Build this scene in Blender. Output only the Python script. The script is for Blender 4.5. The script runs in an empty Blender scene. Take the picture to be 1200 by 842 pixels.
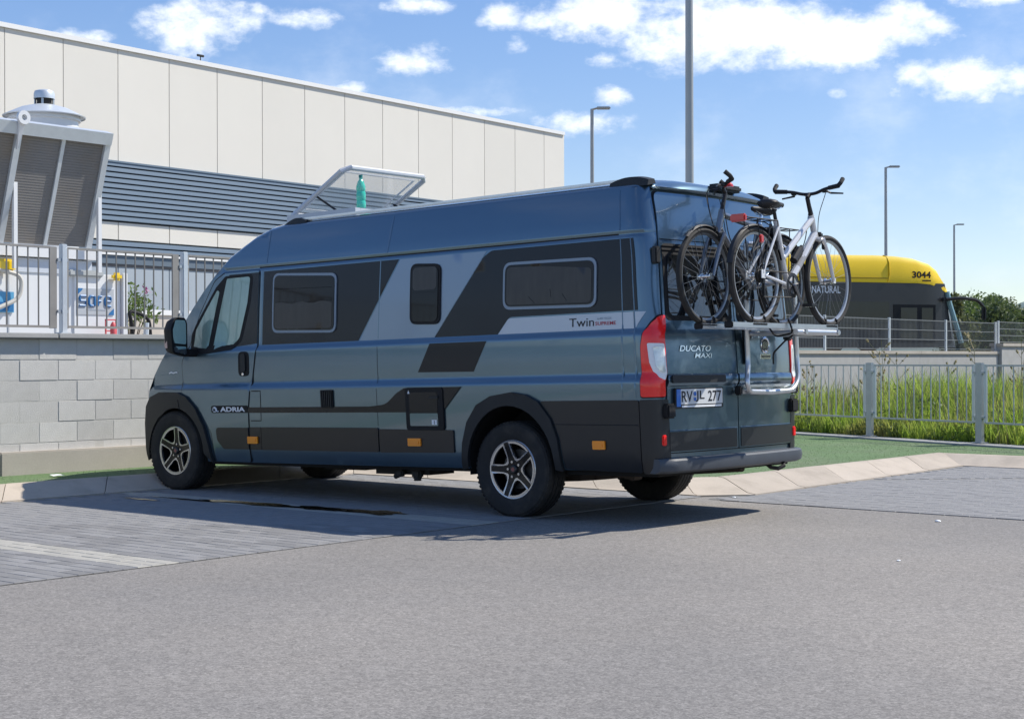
import bpy, bmesh, math, random
import numpy as np
from mathutils import Vector, Matrix
from mathutils.geometry import delaunay_2d_cdt

random.seed(7)
rng = np.random.default_rng(7)
PI = math.pi
SC = bpy.context.scene
COL = SC.collection

# ------------------------------------------------------------------ camera
# world frame: X = the way the van points, Y = its left, Z up; origin on the ground under its rear axle
CAM = Vector((-7.5246, 10.0207, 1.1905))
YAW = 2.44703
ROLL = -0.00259
fwd = Vector((math.sin(YAW), math.cos(YAW), 0.0))
r0 = Vector((math.cos(YAW), -math.sin(YAW), 0.0))
up0 = Vector((0, 0, 1))
right = r0 * math.cos(ROLL) + up0 * math.sin(ROLL)
upv = up0 * math.cos(ROLL) - r0 * math.sin(ROLL)
cam_data = bpy.data.cameras.new('camera')
cam_data.sensor_width = 36
cam_data.lens = 1829.18 / 1200 * 36
cam_data.clip_start = 0.1
cam_data.clip_end = 20000
cam = bpy.data.objects.new('camera', cam_data)
COL.objects.link(cam)
m = Matrix.Identity(4)
for i in range(3):
    m[i][0] = right[i]; m[i][1] = upv[i]; m[i][2] = -fwd[i]; m[i][3] = CAM[i]
cam.matrix_world = m
SC.camera = cam

# ------------------------------------------------------------------ light
SUN_DIR = Vector((-0.48, -0.73, 1.0)).normalized()
SUN_EL = math.asin(SUN_DIR.z)
SUN_AZ = math.atan2(SUN_DIR.x, SUN_DIR.y)          # clockwise from +Y
sl = bpy.data.lights.new('sun', 'SUN')
sl.energy = 3.9
sl.angle = math.radians(0.55)
sl.color = (1.0, 0.94, 0.84)
sun = bpy.data.objects.new('sun', sl)
COL.objects.link(sun)
sun.location = (0, 0, 40)
sun.rotation_euler = SUN_DIR.to_track_quat('Z', 'Y').to_euler()

SC.view_settings.view_transform = 'Standard'
SC.view_settings.look = 'None'
SC.view_settings.exposure = 0.6
SC.view_settings.gamma = 1.0
SC.view_settings.use_curve_mapping = False

# ------------------------------------------------------------------ sky
world = bpy.data.worlds.new("World")
SC.world = world
world.use_nodes = True
wt = world.node_tree
for n in list(wt.nodes): wt.nodes.remove(n)


def N(nt, typ, **kw):
    n = nt.nodes.new(typ)
    for k, v in kw.items():
        setattr(n, k, v)
    return n


def L(nt, a, b): nt.links.new(a, b)


def M_(nt, op, a, b=None, c=None, clamp=False):
    n = nt.nodes.new('ShaderNodeMath'); n.operation = op; n.use_clamp = clamp
    for i, v in enumerate((a, b, c)):
        if v is None: continue
        if isinstance(v, (int, float)): n.inputs[i].default_value = v
        else: nt.links.new(v, n.inputs[i])
    return n.outputs[0]


SKY_STRENGTH = 0.103
out = N(wt, 'ShaderNodeOutputWorld')
bg = N(wt, 'ShaderNodeBackground'); bg.inputs['Strength'].default_value = SKY_STRENGTH
sky = N(wt, 'ShaderNodeTexSky', sky_type='NISHITA', sun_disc=False)
sky.sun_elevation = SUN_EL
sky.sun_rotation = SUN_AZ
sky.air_density = 1.0
sky.dust_density = 0.0
sky.ozone_density = 1.6
sky.altitude = 50
tc = N(wt, 'ShaderNodeTexCoord')
nrm = N(wt, 'ShaderNodeVectorMath', operation='NORMALIZE')
L(wt, tc.outputs['Generated'], nrm.inputs[0])
sep = N(wt, 'ShaderNodeSeparateXYZ'); L(wt, nrm.outputs[0], sep.inputs[0])
CAZ = math.atan2(fwd.y, fwd.x)
# azimuth to the right of the middle of the view, and elevation (radians)
ca, sa = math.cos(CAZ), math.sin(CAZ)
xr = M_(wt, 'ADD', M_(wt, 'MULTIPLY', sep.outputs[0], ca), M_(wt, 'MULTIPLY', sep.outputs[1], sa))
yr = M_(wt, 'ADD', M_(wt, 'MULTIPLY', sep.outputs[0], sa), M_(wt, 'MULTIPLY', sep.outputs[1], -ca))
az = M_(wt, 'ARCTAN2', yr, xr)
el = M_(wt, 'ARCSINE', sep.outputs[2])
comb = N(wt, 'ShaderNodeCombineXYZ')
L(wt, az, comb.inputs[0]); L(wt, M_(wt, 'MULTIPLY', el, 1.5), comb.inputs[1])


def sky_noise(scale, detail, rough, off):
    mp = N(wt, 'ShaderNodeVectorMath', operation='ADD'); L(wt, comb.outputs[0], mp.inputs[0]); mp.inputs[1].default_value = off
    n = N(wt, 'ShaderNodeTexNoise'); n.inputs['Scale'].default_value = scale
    n.inputs['Detail'].default_value = detail; n.inputs['Roughness'].default_value = rough
    L(wt, mp.outputs[0], n.inputs['Vector'])
    return n.outputs['Fac']


CLOUDS = [(700, 18, 70, 26, 1.1), (800, 40, 80, 34, 1.15), (890, 30, 90, 32, 1.2), (985, 45, 80, 30, 1.15), (1060, 32, 62, 24, 1.05),
          (860, 66, 60, 20, .8), (1130, 94, 66, 22, 1.05), (1075, 84, 26, 16, .7), (1190, 96, 40, 20, .8),
          (245, 22, 60, 20, 1.0), (215, 48, 34, 24, .95), (300, 12, 24, 10, .5), (360, 20, 44, 12, .95), (485, 72, 44, 18, 1.0), (590, 18, 32, 15, 1.0),
          (490, 6, 40, 10, .8), (680, 143, 48, 15, 1.0), (716, 114, 24, 12, .9), (710, 70, 20, 9, .9), (410, 103, 24, 8, .85),
          (95, 42, 34, 9, .8), (190, 30, 30, 18, .8), (270, 45, 30, 14, .6), (640, 22, 40, 14, .9), (930, 62, 60, 16, .7), (1150, 2, 44, 9, .9), (560, 130, 60, 6, .6), (608, 50, 18, 14, .5), (980, 110, 20, 8, .35)]
acc = None
for (px, py, sx, sy, amp) in CLOUDS:
    a0 = math.atan((px - 600) / 1829.18); e0 = math.atan((421 - py) / 1829.18 * math.cos(a0))
    ax_, ey_ = sx / 1829.18, sy / 1829.18
    dx = M_(wt, 'DIVIDE', M_(wt, 'SUBTRACT', az, a0), ax_)
    dy = M_(wt, 'DIVIDE', M_(wt, 'SUBTRACT', el, e0), ey_)
    q = M_(wt, 'ADD', M_(wt, 'MULTIPLY', dx, dx), M_(wt, 'MULTIPLY', dy, dy))
    g = M_(wt, 'MULTIPLY', M_(wt, 'POWER', 2.718, M_(wt, 'MULTIPLY', q, -0.75)), amp)
    acc = g if acc is None else M_(wt, 'MAXIMUM', acc, g)
# scattered clouds of the same kind over the rest of the sky
far = M_(wt, 'SUBTRACT', M_(wt, 'MULTIPLY', M_(wt, 'ABSOLUTE', az), 2.2), 0.95, clamp=True)
high = M_(wt, 'SUBTRACT', M_(wt, 'MULTIPLY', el, 3.2), 0.85, clamp=True)
wide = M_(wt, 'MAXIMUM', far, high)
field = M_(wt, 'MULTIPLY', M_(wt, 'SUBTRACT', sky_noise(3.0, 3, .55, (3.1, 7.7, 0)), 0.52), 4.0)
acc = M_(wt, 'MAXIMUM', acc, M_(wt, 'MULTIPLY', field, wide))
n1 = sky_noise(16.0, 9, .62, (0, 0, 0))
n2 = sky_noise(55.0, 6, .6, (4, 2, 0))
nn = M_(wt, 'ADD', M_(wt, 'MULTIPLY', M_(wt, 'SUBTRACT', n1, 0.5), 2.3), M_(wt, 'MULTIPLY', M_(wt, 'SUBTRACT', n2, 0.5), 1.5))
dens = M_(wt, 'ADD', acc, nn)
mr = N(wt, 'ShaderNodeMapRange', interpolation_type='SMOOTHSTEP')
L(wt, M_(wt, 'MULTIPLY', dens, M_(wt, 'MULTIPLY', acc, 3.0, clamp=True)), mr.inputs[0])
mr.inputs[1].default_value = 0.22; mr.inputs[2].default_value = 1.15
wisp = N(wt, 'ShaderNodeMapRange', interpolation_type='SMOOTHSTEP'); L(wt, sky_noise(7.0, 7, .6, (9.0, 1.5, 0)), wisp.inputs[0])
wisp.inputs[1].default_value = .47; wisp.inputs[2].default_value = .75
mask = M_(wt, 'MAXIMUM', M_(wt, 'MULTIPLY', mr.outputs[0], 0.95), M_(wt, 'MULTIPLY', wisp.outputs[0], .32))
# cloud body: bright with faintly grey-blue thick parts
shade = N(wt, 'ShaderNodeMix', data_type='RGBA')
L(wt, sky_noise(26.0, 5, .6, (1.0, 5.03, 0)), shade.inputs['Factor'])
shade.inputs['A'].default_value = (6.2, 6.9, 7.8, 1); shade.inputs['B'].default_value = (9.0, 8.95, 8.8, 1)
mixs = N(wt, 'ShaderNodeMix', data_type='RGBA')
hs_ = N(wt, 'ShaderNodeHueSaturation'); hs_.inputs['Saturation'].default_value = 1.32; hs_.inputs['Value'].default_value = .95; hs_.inputs['Hue'].default_value = .512
L(wt, sky.outputs[0], hs_.inputs['Color'])
gm_ = N(wt, 'ShaderNodeGamma'); gm_.inputs['Gamma'].default_value = .70
L(wt, hs_.outputs[0], gm_.inputs['Color'])
tint = N(wt, 'ShaderNodeVectorMath', operation='MULTIPLY'); tint.inputs[1].default_value = (1.42, 1.47, 1.66); L(wt, gm_.outputs[0], tint.inputs[0])
L(wt, mask, mixs.inputs['Factor']); L(wt, tint.outputs[0], mixs.inputs['A']); L(wt, shade.outputs['Result'], mixs.inputs['B'])
L(wt, mixs.outputs['Result'], bg.inputs['Color']); L(wt, bg.outputs[0], out.inputs[0])

# ------------------------------------------------------------------ materials
MATS = {}


def mat(name, col, rough=.5, metal=0., coat=0., coat_rough=.03, var=0., vscale=3., obj_var=0., bump=0., bscale=60., spec=.5,
        alpha=1., trans=0., speck=0., speck_scale=300., emit=None, col2=None, c2scale=1.5, c2lo=.45, c2hi=.62, detail=5., aniso=None, ior=1.45, coord='Object', chips=0., chip_scale=80.):
    if name in MATS: return MATS[name]
    mt = bpy.data.materials.new(name); mt.use_nodes = True
    nt = mt.node_tree
    b = nt.nodes['Principled BSDF']
    b.inputs['Base Color'].default_value = (*col, 1)
    b.inputs['Roughness'].default_value = rough; b.inputs['Metallic'].default_value = metal
    b.inputs['Coat Weight'].default_value = coat; b.inputs['Coat Roughness'].default_value = coat_rough
    b.inputs['Specular IOR Level'].default_value = spec; b.inputs['Alpha'].default_value = alpha
    b.inputs['Transmission Weight'].default_value = trans; b.inputs['IOR'].default_value = ior
    t = N(nt, 'ShaderNodeTexCoord')
    vec = t.outputs[coord]
    if aniso:
        mp = N(nt, 'ShaderNodeMapping'); mp.inputs['Scale'].default_value = aniso; L(nt, vec, mp.inputs[0]); vec = mp.outputs[0]
    c = None

    def noise(scale, det=detail, rg=.6):
        n = N(nt, 'ShaderNodeTexNoise'); n.inputs['Scale'].default_value = scale; n.inputs['Detail'].default_value = det
        n.inputs['Roughness'].default_value = rg; L(nt, vec, n.inputs['Vector']); return n.outputs['Fac']
    val = None
    base = None
    if col2 is not None:
        r = N(nt, 'ShaderNodeMapRange'); L(nt, noise(c2scale), r.inputs[0]); r.inputs[1].default_value = c2lo; r.inputs[2].default_value = c2hi
        mx = N(nt, 'ShaderNodeMix', data_type='RGBA'); L(nt, r.outputs[0], mx.inputs['Factor'])
        mx.inputs['A'].default_value = (*col, 1); mx.inputs['B'].default_value = (*col2, 1)
        base = mx.outputs['Result']

    def addv(v):
        nonlocal val
        val = v if val is None else M_(nt, 'MULTIPLY', val, v)
    if var: addv(M_(nt, 'MULTIPLY_ADD', M_(nt, 'SUBTRACT', noise(vscale), .5), var * 4, 1.0))
    if speck: addv(M_(nt, 'MULTIPLY_ADD', M_(nt, 'SUBTRACT', noise(speck_scale, 2., .7), .5), speck * 4, 1.0))
    if chips:          # stone chips: a random tone per cell, two sizes
        for sc_, am_ in ((chip_scale, chips), (chip_scale * .42, chips * .45)):
            vo = N(nt, 'ShaderNodeTexVoronoi'); vo.inputs['Scale'].default_value = sc_; vo.inputs['Randomness'].default_value = 1.0
            L(nt, vec, vo.inputs['Vector']); sp_ = N(nt, 'ShaderNodeSeparateColor'); L(nt, vo.outputs['Color'], sp_.inputs[0])
            addv(M_(nt, 'MULTIPLY_ADD', M_(nt, 'SUBTRACT', sp_.outputs[0], .5), am_ * 2, 1.0))
    if obj_var:
        oi = N(nt, 'ShaderNodeObjectInfo')
        addv(M_(nt, 'MULTIPLY_ADD', M_(nt, 'SUBTRACT', oi.outputs['Random'], .5), obj_var * 2, 1.0))
    if val is not None:
        v = N(nt, 'ShaderNodeVectorMath', operation='SCALE')
        if base is not None: L(nt, base, v.inputs[0])
        else: v.inputs[0].default_value = col
        L(nt, val, v.inputs['Scale']); base = v.outputs[0]
    if base is not None: L(nt, base, b.inputs['Base Color'])
    if bump:
        bp_ = N(nt, 'ShaderNodeBump'); bp_.inputs['Strength'].default_value = bump; bp_.inputs['Distance'].default_value = .01
        L(nt, noise(bscale, 4., .65), bp_.inputs['Height']); L(nt, bp_.outputs[0], b.inputs['Normal'])
    if emit:
        b.inputs['Emission Color'].default_value = (*emit, 1); b.inputs['Emission Strength'].default_value = 1
    MATS[name] = mt
    return mt


# vehicle
PAINT = mat('van_paint', (.102, .166, .220), .28, .85, .9, .06, var=.02, vscale=2.5, bump=.025, bscale=1.8)
BAND = mat('dark_vinyl', (.010, .0125, .017), .26, 0, .12, .08, spec=.32)
SILVER_DECAL = mat('silver_decal', (.42, .46, .52), .34, .35, .4, .1)
MID_BAND = mat('greyblue_band', (.20, .255, .32), .32, .55, .6, .08)
SEAM = mat('seam_black', (.006, .006, .007), .7)
TRIM = mat('black_trim', (.014, .016, .018), .55, var=.10, vscale=6, bump=.15, bscale=500)
CLAD = mat('cladding_dark', (.013, .015, .018), .36, 0, .12, .2, var=.08, vscale=4)
BUMPER = mat('bumper_grey', (.06, .07, .085), .5, var=.1, vscale=6, bump=.1, bscale=400)
RUBBER = mat('tyre_rubber', (.018, .018, .018), .75, var=.2, vscale=9, col2=(.055, .048, .04), c2scale=7, c2lo=.5, c2hi=.8, bump=.25, bscale=160)
RIM_BLACK = mat('rim_black', (.006, .006, .0065), .38, 0, .2, spec=.3)
RIM_SILVER = mat('rim_silver', (.48, .49, .51), .25, .9)
CAVITY = mat('dark_cavity', (.008, .008, .008), .8)
SMOKED = mat('smoked_acrylic', (.014, .0115, .010), .07, 0, .10, .02, spec=.26, bump=.03, bscale=3., var=.2, vscale=5)
CABGLASS = mat('cab_glass_with_blind', (.24, .36, .32), .3, .25, 1.0, .02, var=.22, vscale=3.5, aniso=(1, 1, .5))
REARGLASS = mat('rear_glass', (.010, .012, .014), .05, 0, 1.0, .02)
FRAME_GREY = mat('window_frame_grey', (.22, .27, .33), .4, .3)
RED_LENS = mat('red_lens', (.88, .014, .014), .22, 0, .6, .03, var=.15, vscale=14)
CLEAR_LENS = mat('clear_lens', (.60, .64, .66), .15, .35, 1.0, .02, var=.18, vscale=25)
AMBER = mat('amber_lens', (.95, .30, .012), .25, 0, .5)
CHROME = mat('chrome', (.75, .76, .77), .15, 1.0)
WHITE_PRINT = mat('white_print', (.78, .80, .82), .4)
PLATE_WHITE = mat('plate_white', (.60, .62, .63), .4, 0, .2)
PLATE_BLUE = mat('plate_blue', (.03, .16, .55), .35, 0, .4)
BLACK_PRINT = mat('black_print', (.012, .012, .014), .5)
RED_PRINT = mat('red_print', (.42, .05, .07), .5)
MIRROR = mat('mirror_glass', (.55, .66, .70), .06, .9)
ALU = mat('aluminium', (.62, .63, .64), .32, .85, var=.06, vscale=8)
STEEL_DARK = mat('dark_steel', (.035, .033, .03), .7, .2, var=.2, vscale=9)
RUSTY = mat('underbody_rust', (.06, .045, .035), .85, var=.25, vscale=6)
HATCH_CLEAR = mat('hatch_acrylic', (.86, .88, .90), .06, 0, 0, alpha=.48, spec=.6)
HATCH_FRAME = mat('hatch_frame', (.55, .57, .60), .35, .1)
PET = mat('green_pet', (.06, .62, .46), .12, 0, .6, alpha=.72, spec=.6)
# bikes
BIKE_WHITE = mat('bike_white', (.66, .66, .66), .28, .15, .8)
BIKE_SILVER = mat('bike_silver', (.20, .21, .225), .28, .75, .5)
BIKE_BLACK = mat('bike_black', (.014, .014, .016), .45)
SPOKE = mat('spoke_steel', (.30, .31, .32), .4, .6)
GRIP = mat('bike_grip', (.016, .016, .017), .7)
SADDLE = mat('saddle_black', (.02, .02, .022), .5, bump=.1, bscale=300)
RED_PLASTIC = mat('red_plastic', (.55, .025, .02), .25, 0, .6)
# place
ASPHALT = mat('asphalt', (.200, .190, .178), .9, var=.10, vscale=.5, speck=.35, speck_scale=150, bump=.10, bscale=260, chips=.25, chip_scale=105, col2=(.240, .222, .200), c2scale=.22, c2lo=.38, c2hi=.64, detail=9., coord='Object')
PAVER = mat('paver_grey', (.222, .219, .217), .85, var=.06, vscale=2.0, obj_var=.16, speck=.12, speck_scale=130, bump=.3, bscale=140)
PAVER_FAR = mat('paver_grey_far', (.236, .234, .233), .85, var=.08, vscale=7.0, speck=.12, speck_scale=130, bump=.3, bscale=140)
PAVER_WHITE = mat('paver_white_paint', (.36, .345, .305), .75, var=.12, vscale=6, obj_var=.08, speck=.1, speck_scale=100)
BED = mat('joint_sand', (.20, .195, .185), .95, var=.1, vscale=12)
KERB = mat('kerb_concrete', (.44, .38, .31), .85, var=.10, vscale=2.2, obj_var=.07, speck=.08, speck_scale=120, bump=.3, bscale=60, col2=(.36, .31, .25), c2scale=3.2, c2lo=.5, c2hi=.72)
FOOTING = mat('footing_concrete', (.42, .385, .335), .9, var=.10, vscale=1.8, speck=.08, speck_scale=90, bump=.15, bscale=60)
BLOCK = mat('concrete_block', (.56, .55, .525), .9, col2=(.47, .46, .43), c2scale=2.6, c2lo=.5, c2hi=.75, var=.08, vscale=4.0, obj_var=.10, speck=.10, speck_scale=140, bump=.5, bscale=120)
MORTAR = mat('mortar', (.50, .49, .46), .95, var=.12, vscale=5, bump=.3, bscale=80)
COPING = mat('coping_concrete', (.36, .36, .35), .9, var=.08, vscale=3, obj_var=.05, bump=.3, bscale=70)
TURF = mat('artificial_turf', (.125, .20, .085), .9, col2=(.15, .205, .105), c2scale=.9, var=.10, vscale=1.3, speck=.25, speck_scale=160, bump=.8, bscale=220)
TURF_BLADE = mat('turf_blade', (.14, .225, .09), .7, var=.15, vscale=2.)
SOIL = mat('soil', (.13, .125, .07), .95, var=.2, vscale=1.2, bump=.5, bscale=20)
GRAVEL = mat('yard_concrete', (.33, .32, .30), .9, var=.08, vscale=.7)
GALV = mat('galvanised_steel', (.44, .47, .50), .42, .55, var=.08, vscale=7)
GALV_LIGHT = mat('galvanised_light', (.60, .64, .67), .42, .4, var=.06, vscale=7)
MESHWIRE = mat('mesh_wire', (.22, .23, .235), .5, .4)
PICKET = mat('picket_steel', (.20, .195, .185), .55, .3)
GALV_BROWN = mat('weathered_steel', (.30, .285, .265), .55, .4, var=.1, vscale=6)
POLE = mat('pole_steel', (.40, .41, .41), .5, .4, var=.06, vscale=3)
CREAM = mat('cream_panel', (.72, .69, .62), .6, var=.02, vscale=.5, obj_var=.022)
CREAM_EDGE = mat('panel_coping', (.80, .80, .78), .45)
JOINT = mat('panel_joint', (.60, .555, .50), .8)
LOUVRE = mat('louvre_grey', (.15, .205, .265), .5, .1)
LOUVRE_BACK = mat('louvre_recess', (.03, .035, .045), .8)
PALE_WALL = mat('pale_blue_wall', (.37, .42, .46), .6, var=.03, vscale=.4)
TAN_WALL = mat('tan_low_wall', (.56, .50, .43), .8, var=.1, vscale=1.5)
WHITE_METAL = mat('white_enamel', (.68, .69, .70), .35, 0, .3, var=.02, vscale=1.)
SAFE_GREY = mat('sign_grey', (.42, .445, .47), .45)
SAFE_BLUE = mat('sign_blue', (.025, .15, .36), .45)
FLAP = mat('flap_lining', (.195, .186, .176), .8, var=.12, vscale=1.6, col2=(.225, .19, .15), c2scale=1.2, c2lo=.5, c2hi=.75)
YELLOW = mat('yellow_paint', (.80, .55, .012), .35, 0, .6)
BUS_YELLOW = mat('bus_yellow', (.90, .60, .002), .42, 0, .15, var=.03, vscale=1.2)
BUS_DARK = mat('bus_dark', (.026, .027, .031), .35, 0, .2, .1, var=.12, vscale=.9)
BUS_GLASS = mat('bus_glass', (.018, .026, .028), .08, 0, .15, .02, spec=.4, var=.25, vscale=1.4)
BUS_TEAL = mat('bus_pillar_glass', (.22, .36, .38), .1, 0, 1.)
RED_CRATE = mat('red_plastic_crate', (.60, .10, .11), .5)
LEAF = mat('leaf_green', (.125, .175, .058), .6, var=.25, vscale=1.2, spec=.3)
LEAF_DARK = mat('leaf_dark_green', (.095, .128, .062), .6, var=.25, vscale=.8, spec=.3)
LEAF_OLIVE = mat('leaf_olive', (.14, .155, .08), .65, var=.25, vscale=.8, spec=.3)
PINK = mat('pink_petal', (.55, .10, .28), .6)
BARK = mat('bark', (.10, .075, .055), .9, var=.2, vscale=6)
GRASS = mat('tall_grass', (.195, .275, .062), .55, col2=(.30, .29, .13), c2scale=1.1, var=.22, vscale=1.3, spec=.3)
GRASS_DRY = mat('dry_stalk', (.33, .27, .14), .7, var=.15, vscale=2.)
HILL = mat('hill_scrub_haze_tint', (.10, .155, .15), .95, var=.3, vscale=.02, col2=(.14, .18, .155), c2scale=.03)  # blue-green tint stands in for distance haze over the vegetation


# leaf translucency: a thin translucent share so backlit foliage glows as leaves do
def leafy(mt, t=.22, gain=1.4):
    nt = mt.node_tree; b = nt.nodes['Principled BSDF']; o = nt.nodes['Material Output']
    tr = N(nt, 'ShaderNodeBsdfTranslucent'); mx = N(nt, 'ShaderNodeMixShader'); mx.inputs[0].default_value = t
    src = b.inputs['Base Color']
    if src.links:
        v = N(nt, 'ShaderNodeVectorMath', operation='MULTIPLY'); L(nt, src.links[0].from_socket, v.inputs[0]); v.inputs[1].default_value = (gain, gain * 1.05, gain * .6); L(nt, v.outputs[0], tr.inputs[0])
    L(nt, b.outputs[0], mx.inputs[1]); L(nt, tr.outputs[0], mx.inputs[2]); L(nt, mx.outputs[0], o.inputs[0])


for q in (LEAF, LEAF_DARK, LEAF_OLIVE): leafy(q)
leafy(GRASS, .5, 1.7)


# ------------------------------------------------------------------ mesh helpers
class MB:
    def __init__(s): s.v = []; s.f = []; s.mi = []; s.cur = 0

    def add(s, vs, fs):
        b = len(s.v); s.v += [tuple(q) for q in vs]
        for f in fs: s.f.append(tuple(i + b for i in f)); s.mi.append(s.cur)
        return s

    def box(s, c, d, rot=None, taper=1.0):
        x, y, z = d[0] / 2, d[1] / 2, d[2] / 2
        vs = [Vector((sx * x * (taper if sz > 0 else 1), sy * y * (taper if sz > 0 else 1), sz * z)) for sz in (-1, 1) for sy in (-1, 1) for sx in (-1, 1)]
        if rot is not None: vs = [rot @ q for q in vs]
        c = Vector(c); vs = [q + c for q in vs]
        return s.add(vs, [(0, 2, 3, 1), (4, 5, 7, 6), (0, 1, 5, 4), (2, 6, 7, 3), (0, 4, 6, 2), (1, 3, 7, 5)])

    def span(s, a, b):      # box between two corners
        return s.box([(a[i] + b[i]) / 2 for i in range(3)], [abs(b[i] - a[i]) for i in range(3)])

    def bbox(s, c, d, bev=.01):   # box with chamfered edges
        bm = bmesh.new(); bmesh.ops.create_cube(bm, size=1)
        for q in bm.verts: q.co = Vector((q.co.x * d[0], q.co.y * d[1], q.co.z * d[2]))
        bmesh.ops.bevel(bm, geom=list(bm.edges), offset=bev, segments=2, affect='EDGES')
        bm.verts.index_update()
        vs = [q.co + Vector(c) for q in bm.verts]; fs = [[q.index for q in f.verts] for f in bm.faces]
        bm.free(); return s.add(vs, fs)

    def tube(s, pts, r, n=8, closed=False, caps=True):
        pts = [Vector(p) for p in pts]
        rs = r if isinstance(r, (list, tuple)) else [r] * len(pts)
        k = len(pts); vs = []; fs = []
        prev = None
        for i, p in enumerate(pts):
            if closed: t = (pts[(i + 1) % k] - pts[i - 1])
            else: t = (pts[min(i + 1, k - 1)] - pts[max(i - 1, 0)])
            t.normalize()
            if prev is None:
                a = Vector((0, 0, 1)) if abs(t.z) < .9 else Vector((1, 0, 0))
                u = t.cross(a).normalized()
            else:
                u = (prev - t * prev.dot(t)).normalized()
            prev = u; w = t.cross(u)
            for j in range(n):
                an = 2 * PI * j / n
                vs.append(p + (u * math.cos(an) + w * math.sin(an)) * rs[i])
        for i in range(k if closed else k - 1):
            i2 = (i + 1) % k
            for j in range(n):
                j2 = (j + 1) % n
                fs.append((i * n + j, i * n + j2, i2 * n + j2, i2 * n + j))
        if not closed and caps:
            fs.append(tuple(range(n - 1, -1, -1))); fs.append(tuple((k - 1) * n + j for j in range(n)))
        return s.add(vs, fs)

    def lathe(s, prof, n=32, axis='y', c=(0, 0, 0), closed=False):
        vs = []; fs = []; k = len(prof); c = Vector(c)
        for i in range(n):
            a = 2 * PI * i / n; ca, sa = math.cos(a), math.sin(a)
            for (r, h) in prof:
                if axis == 'y': p = Vector((r * ca, h, r * sa))
                elif axis == 'z': p = Vector((r * ca, r * sa, h))
                else: p = Vector((h, r * ca, r * sa))
                vs.append(p + c)
        for i in range(n):
            i2 = (i + 1) % n
            for j in range(k if closed else k - 1):
                j2 = (j + 1) % k
                q = (i * k + j, i * k + j2, i2 * k + j2, i2 * k + j)
                fs.append(q if axis != 'y' else q[::-1])
        return s.add(vs, fs)

    def prism(s, poly, fn, d):   # poly: 2D loop (convex or simple), fn(x,y,h)->3D
        n = len(poly)
        vs = [fn(x, y, 0) for x, y in poly] + [fn(x, y, d) for x, y in poly]
        fs = [tuple(range(n - 1, -1, -1)), tuple(range(n, 2 * n))] + [(i, (i + 1) % n, n + (i + 1) % n, n + i) for i in range(n)]
        return s.add(vs, fs)

    def quad(s, a, b, c, d): return s.add([a, b, c, d], [(0, 1, 2, 3)])

    def mesh(s, name, mats, smooth=32, fix=True):
        me = bpy.data.meshes.new(name)
        me.from_pydata(s.v, [], s.f)
        mats = mats if isinstance(mats, (list, tuple)) else [mats]
        for q in mats: me.materials.append(q)
        if len(mats) > 1: me.polygons.foreach_set('material_index', s.mi)
        if fix:
            bm = bmesh.new(); bm.from_mesh(me); bmesh.ops.recalc_face_normals(bm, faces=bm.faces); bm.to_mesh(me); bm.free()
        if smooth:
            me.polygons.foreach_set('use_smooth', [True] * len(me.polygons))
            me.set_sharp_from_angle(angle=math.radians(smooth))
        me.update()
        return me

    def build(s, name, mats, parent=None, smooth=32, fix=True):
        return link(name, s.mesh(name, mats, smooth, fix), parent)


def link(name, me, parent=None):
    o = bpy.data.objects.new(name, me); COL.objects.link(o)
    if parent is not None: o.parent = parent
    return o


def tag(o, label=None, cat=None, group=None, kind=None):
    for k, v in (('label', label), ('category', cat), ('group', group), ('kind', kind)):
        if v: o[k] = v
    return o


def thing(name, label, cat, loc=(0, 0, 0), rot=(0, 0, 0), group=None):
    o = bpy.data.objects.new(name, None); COL.objects.link(o)
    o.location = loc; o.rotation_euler = rot; o.empty_display_size = .2
    return tag(o, label, cat, group)


def copy_tree(o, parent=None):
    c = o.copy(); COL.objects.link(c)
    if parent is not None: c.parent = parent
    for ch in list(o.children): copy_tree(ch, c)
    return c


def struct(o): o['kind'] = 'structure'; return o


def pip(x, y, loop):
    r = False; n = len(loop); j = n - 1
    for i in range(n):
        xi, yi = loop[i]; xj, yj = loop[j]
        if (yi > y) != (yj > y) and x < (xj - xi) * (y - yi) / (yj - yi) + xi: r = not r
        j = i
    return r


def resample(loop, h):
    o = []
    n = len(loop)
    for i in range(n):
        a, b = loop[i], loop[(i + 1) % n]
        k = max(1, int(math.ceil(math.hypot(b[0] - a[0], b[1] - a[1]) / h)))
        for j in range(k): o.append((a[0] + (b[0] - a[0]) * j / k, a[1] + (b[1] - a[1]) * j / k))
    return o


def roundp(loop, r, seg=5):
    o = []; n = len(loop)
    rr = r if isinstance(r, (list, tuple)) else [r] * n
    for i in range(n):
        p = Vector(loop[i]); a = Vector(loop[i - 1]) - p; b = Vector(loop[(i + 1) % n]) - p
        if rr[i] <= 0: o.append(tuple(p)); continue
        la, lb = a.length, b.length; a.normalize(); b.normalize()
        ang = a.angle(b) / 2
        d = min(rr[i] / max(math.tan(ang), .05), la * .48, lb * .48)
        p0, p2 = p + a * d, p + b * d
        for j in range(seg + 1):
            t = j / seg
            o.append(tuple(p0 * (1 - t) ** 2 + p * 2 * t * (1 - t) + p2 * t * t))
    return o


def rect(x0, y0, x1, y1, r=0, seg=5):
    l = [(x0, y0), (x1, y0), (x1, y1), (x0, y1)]
    return roundp(l, r, seg) if r else l


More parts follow.
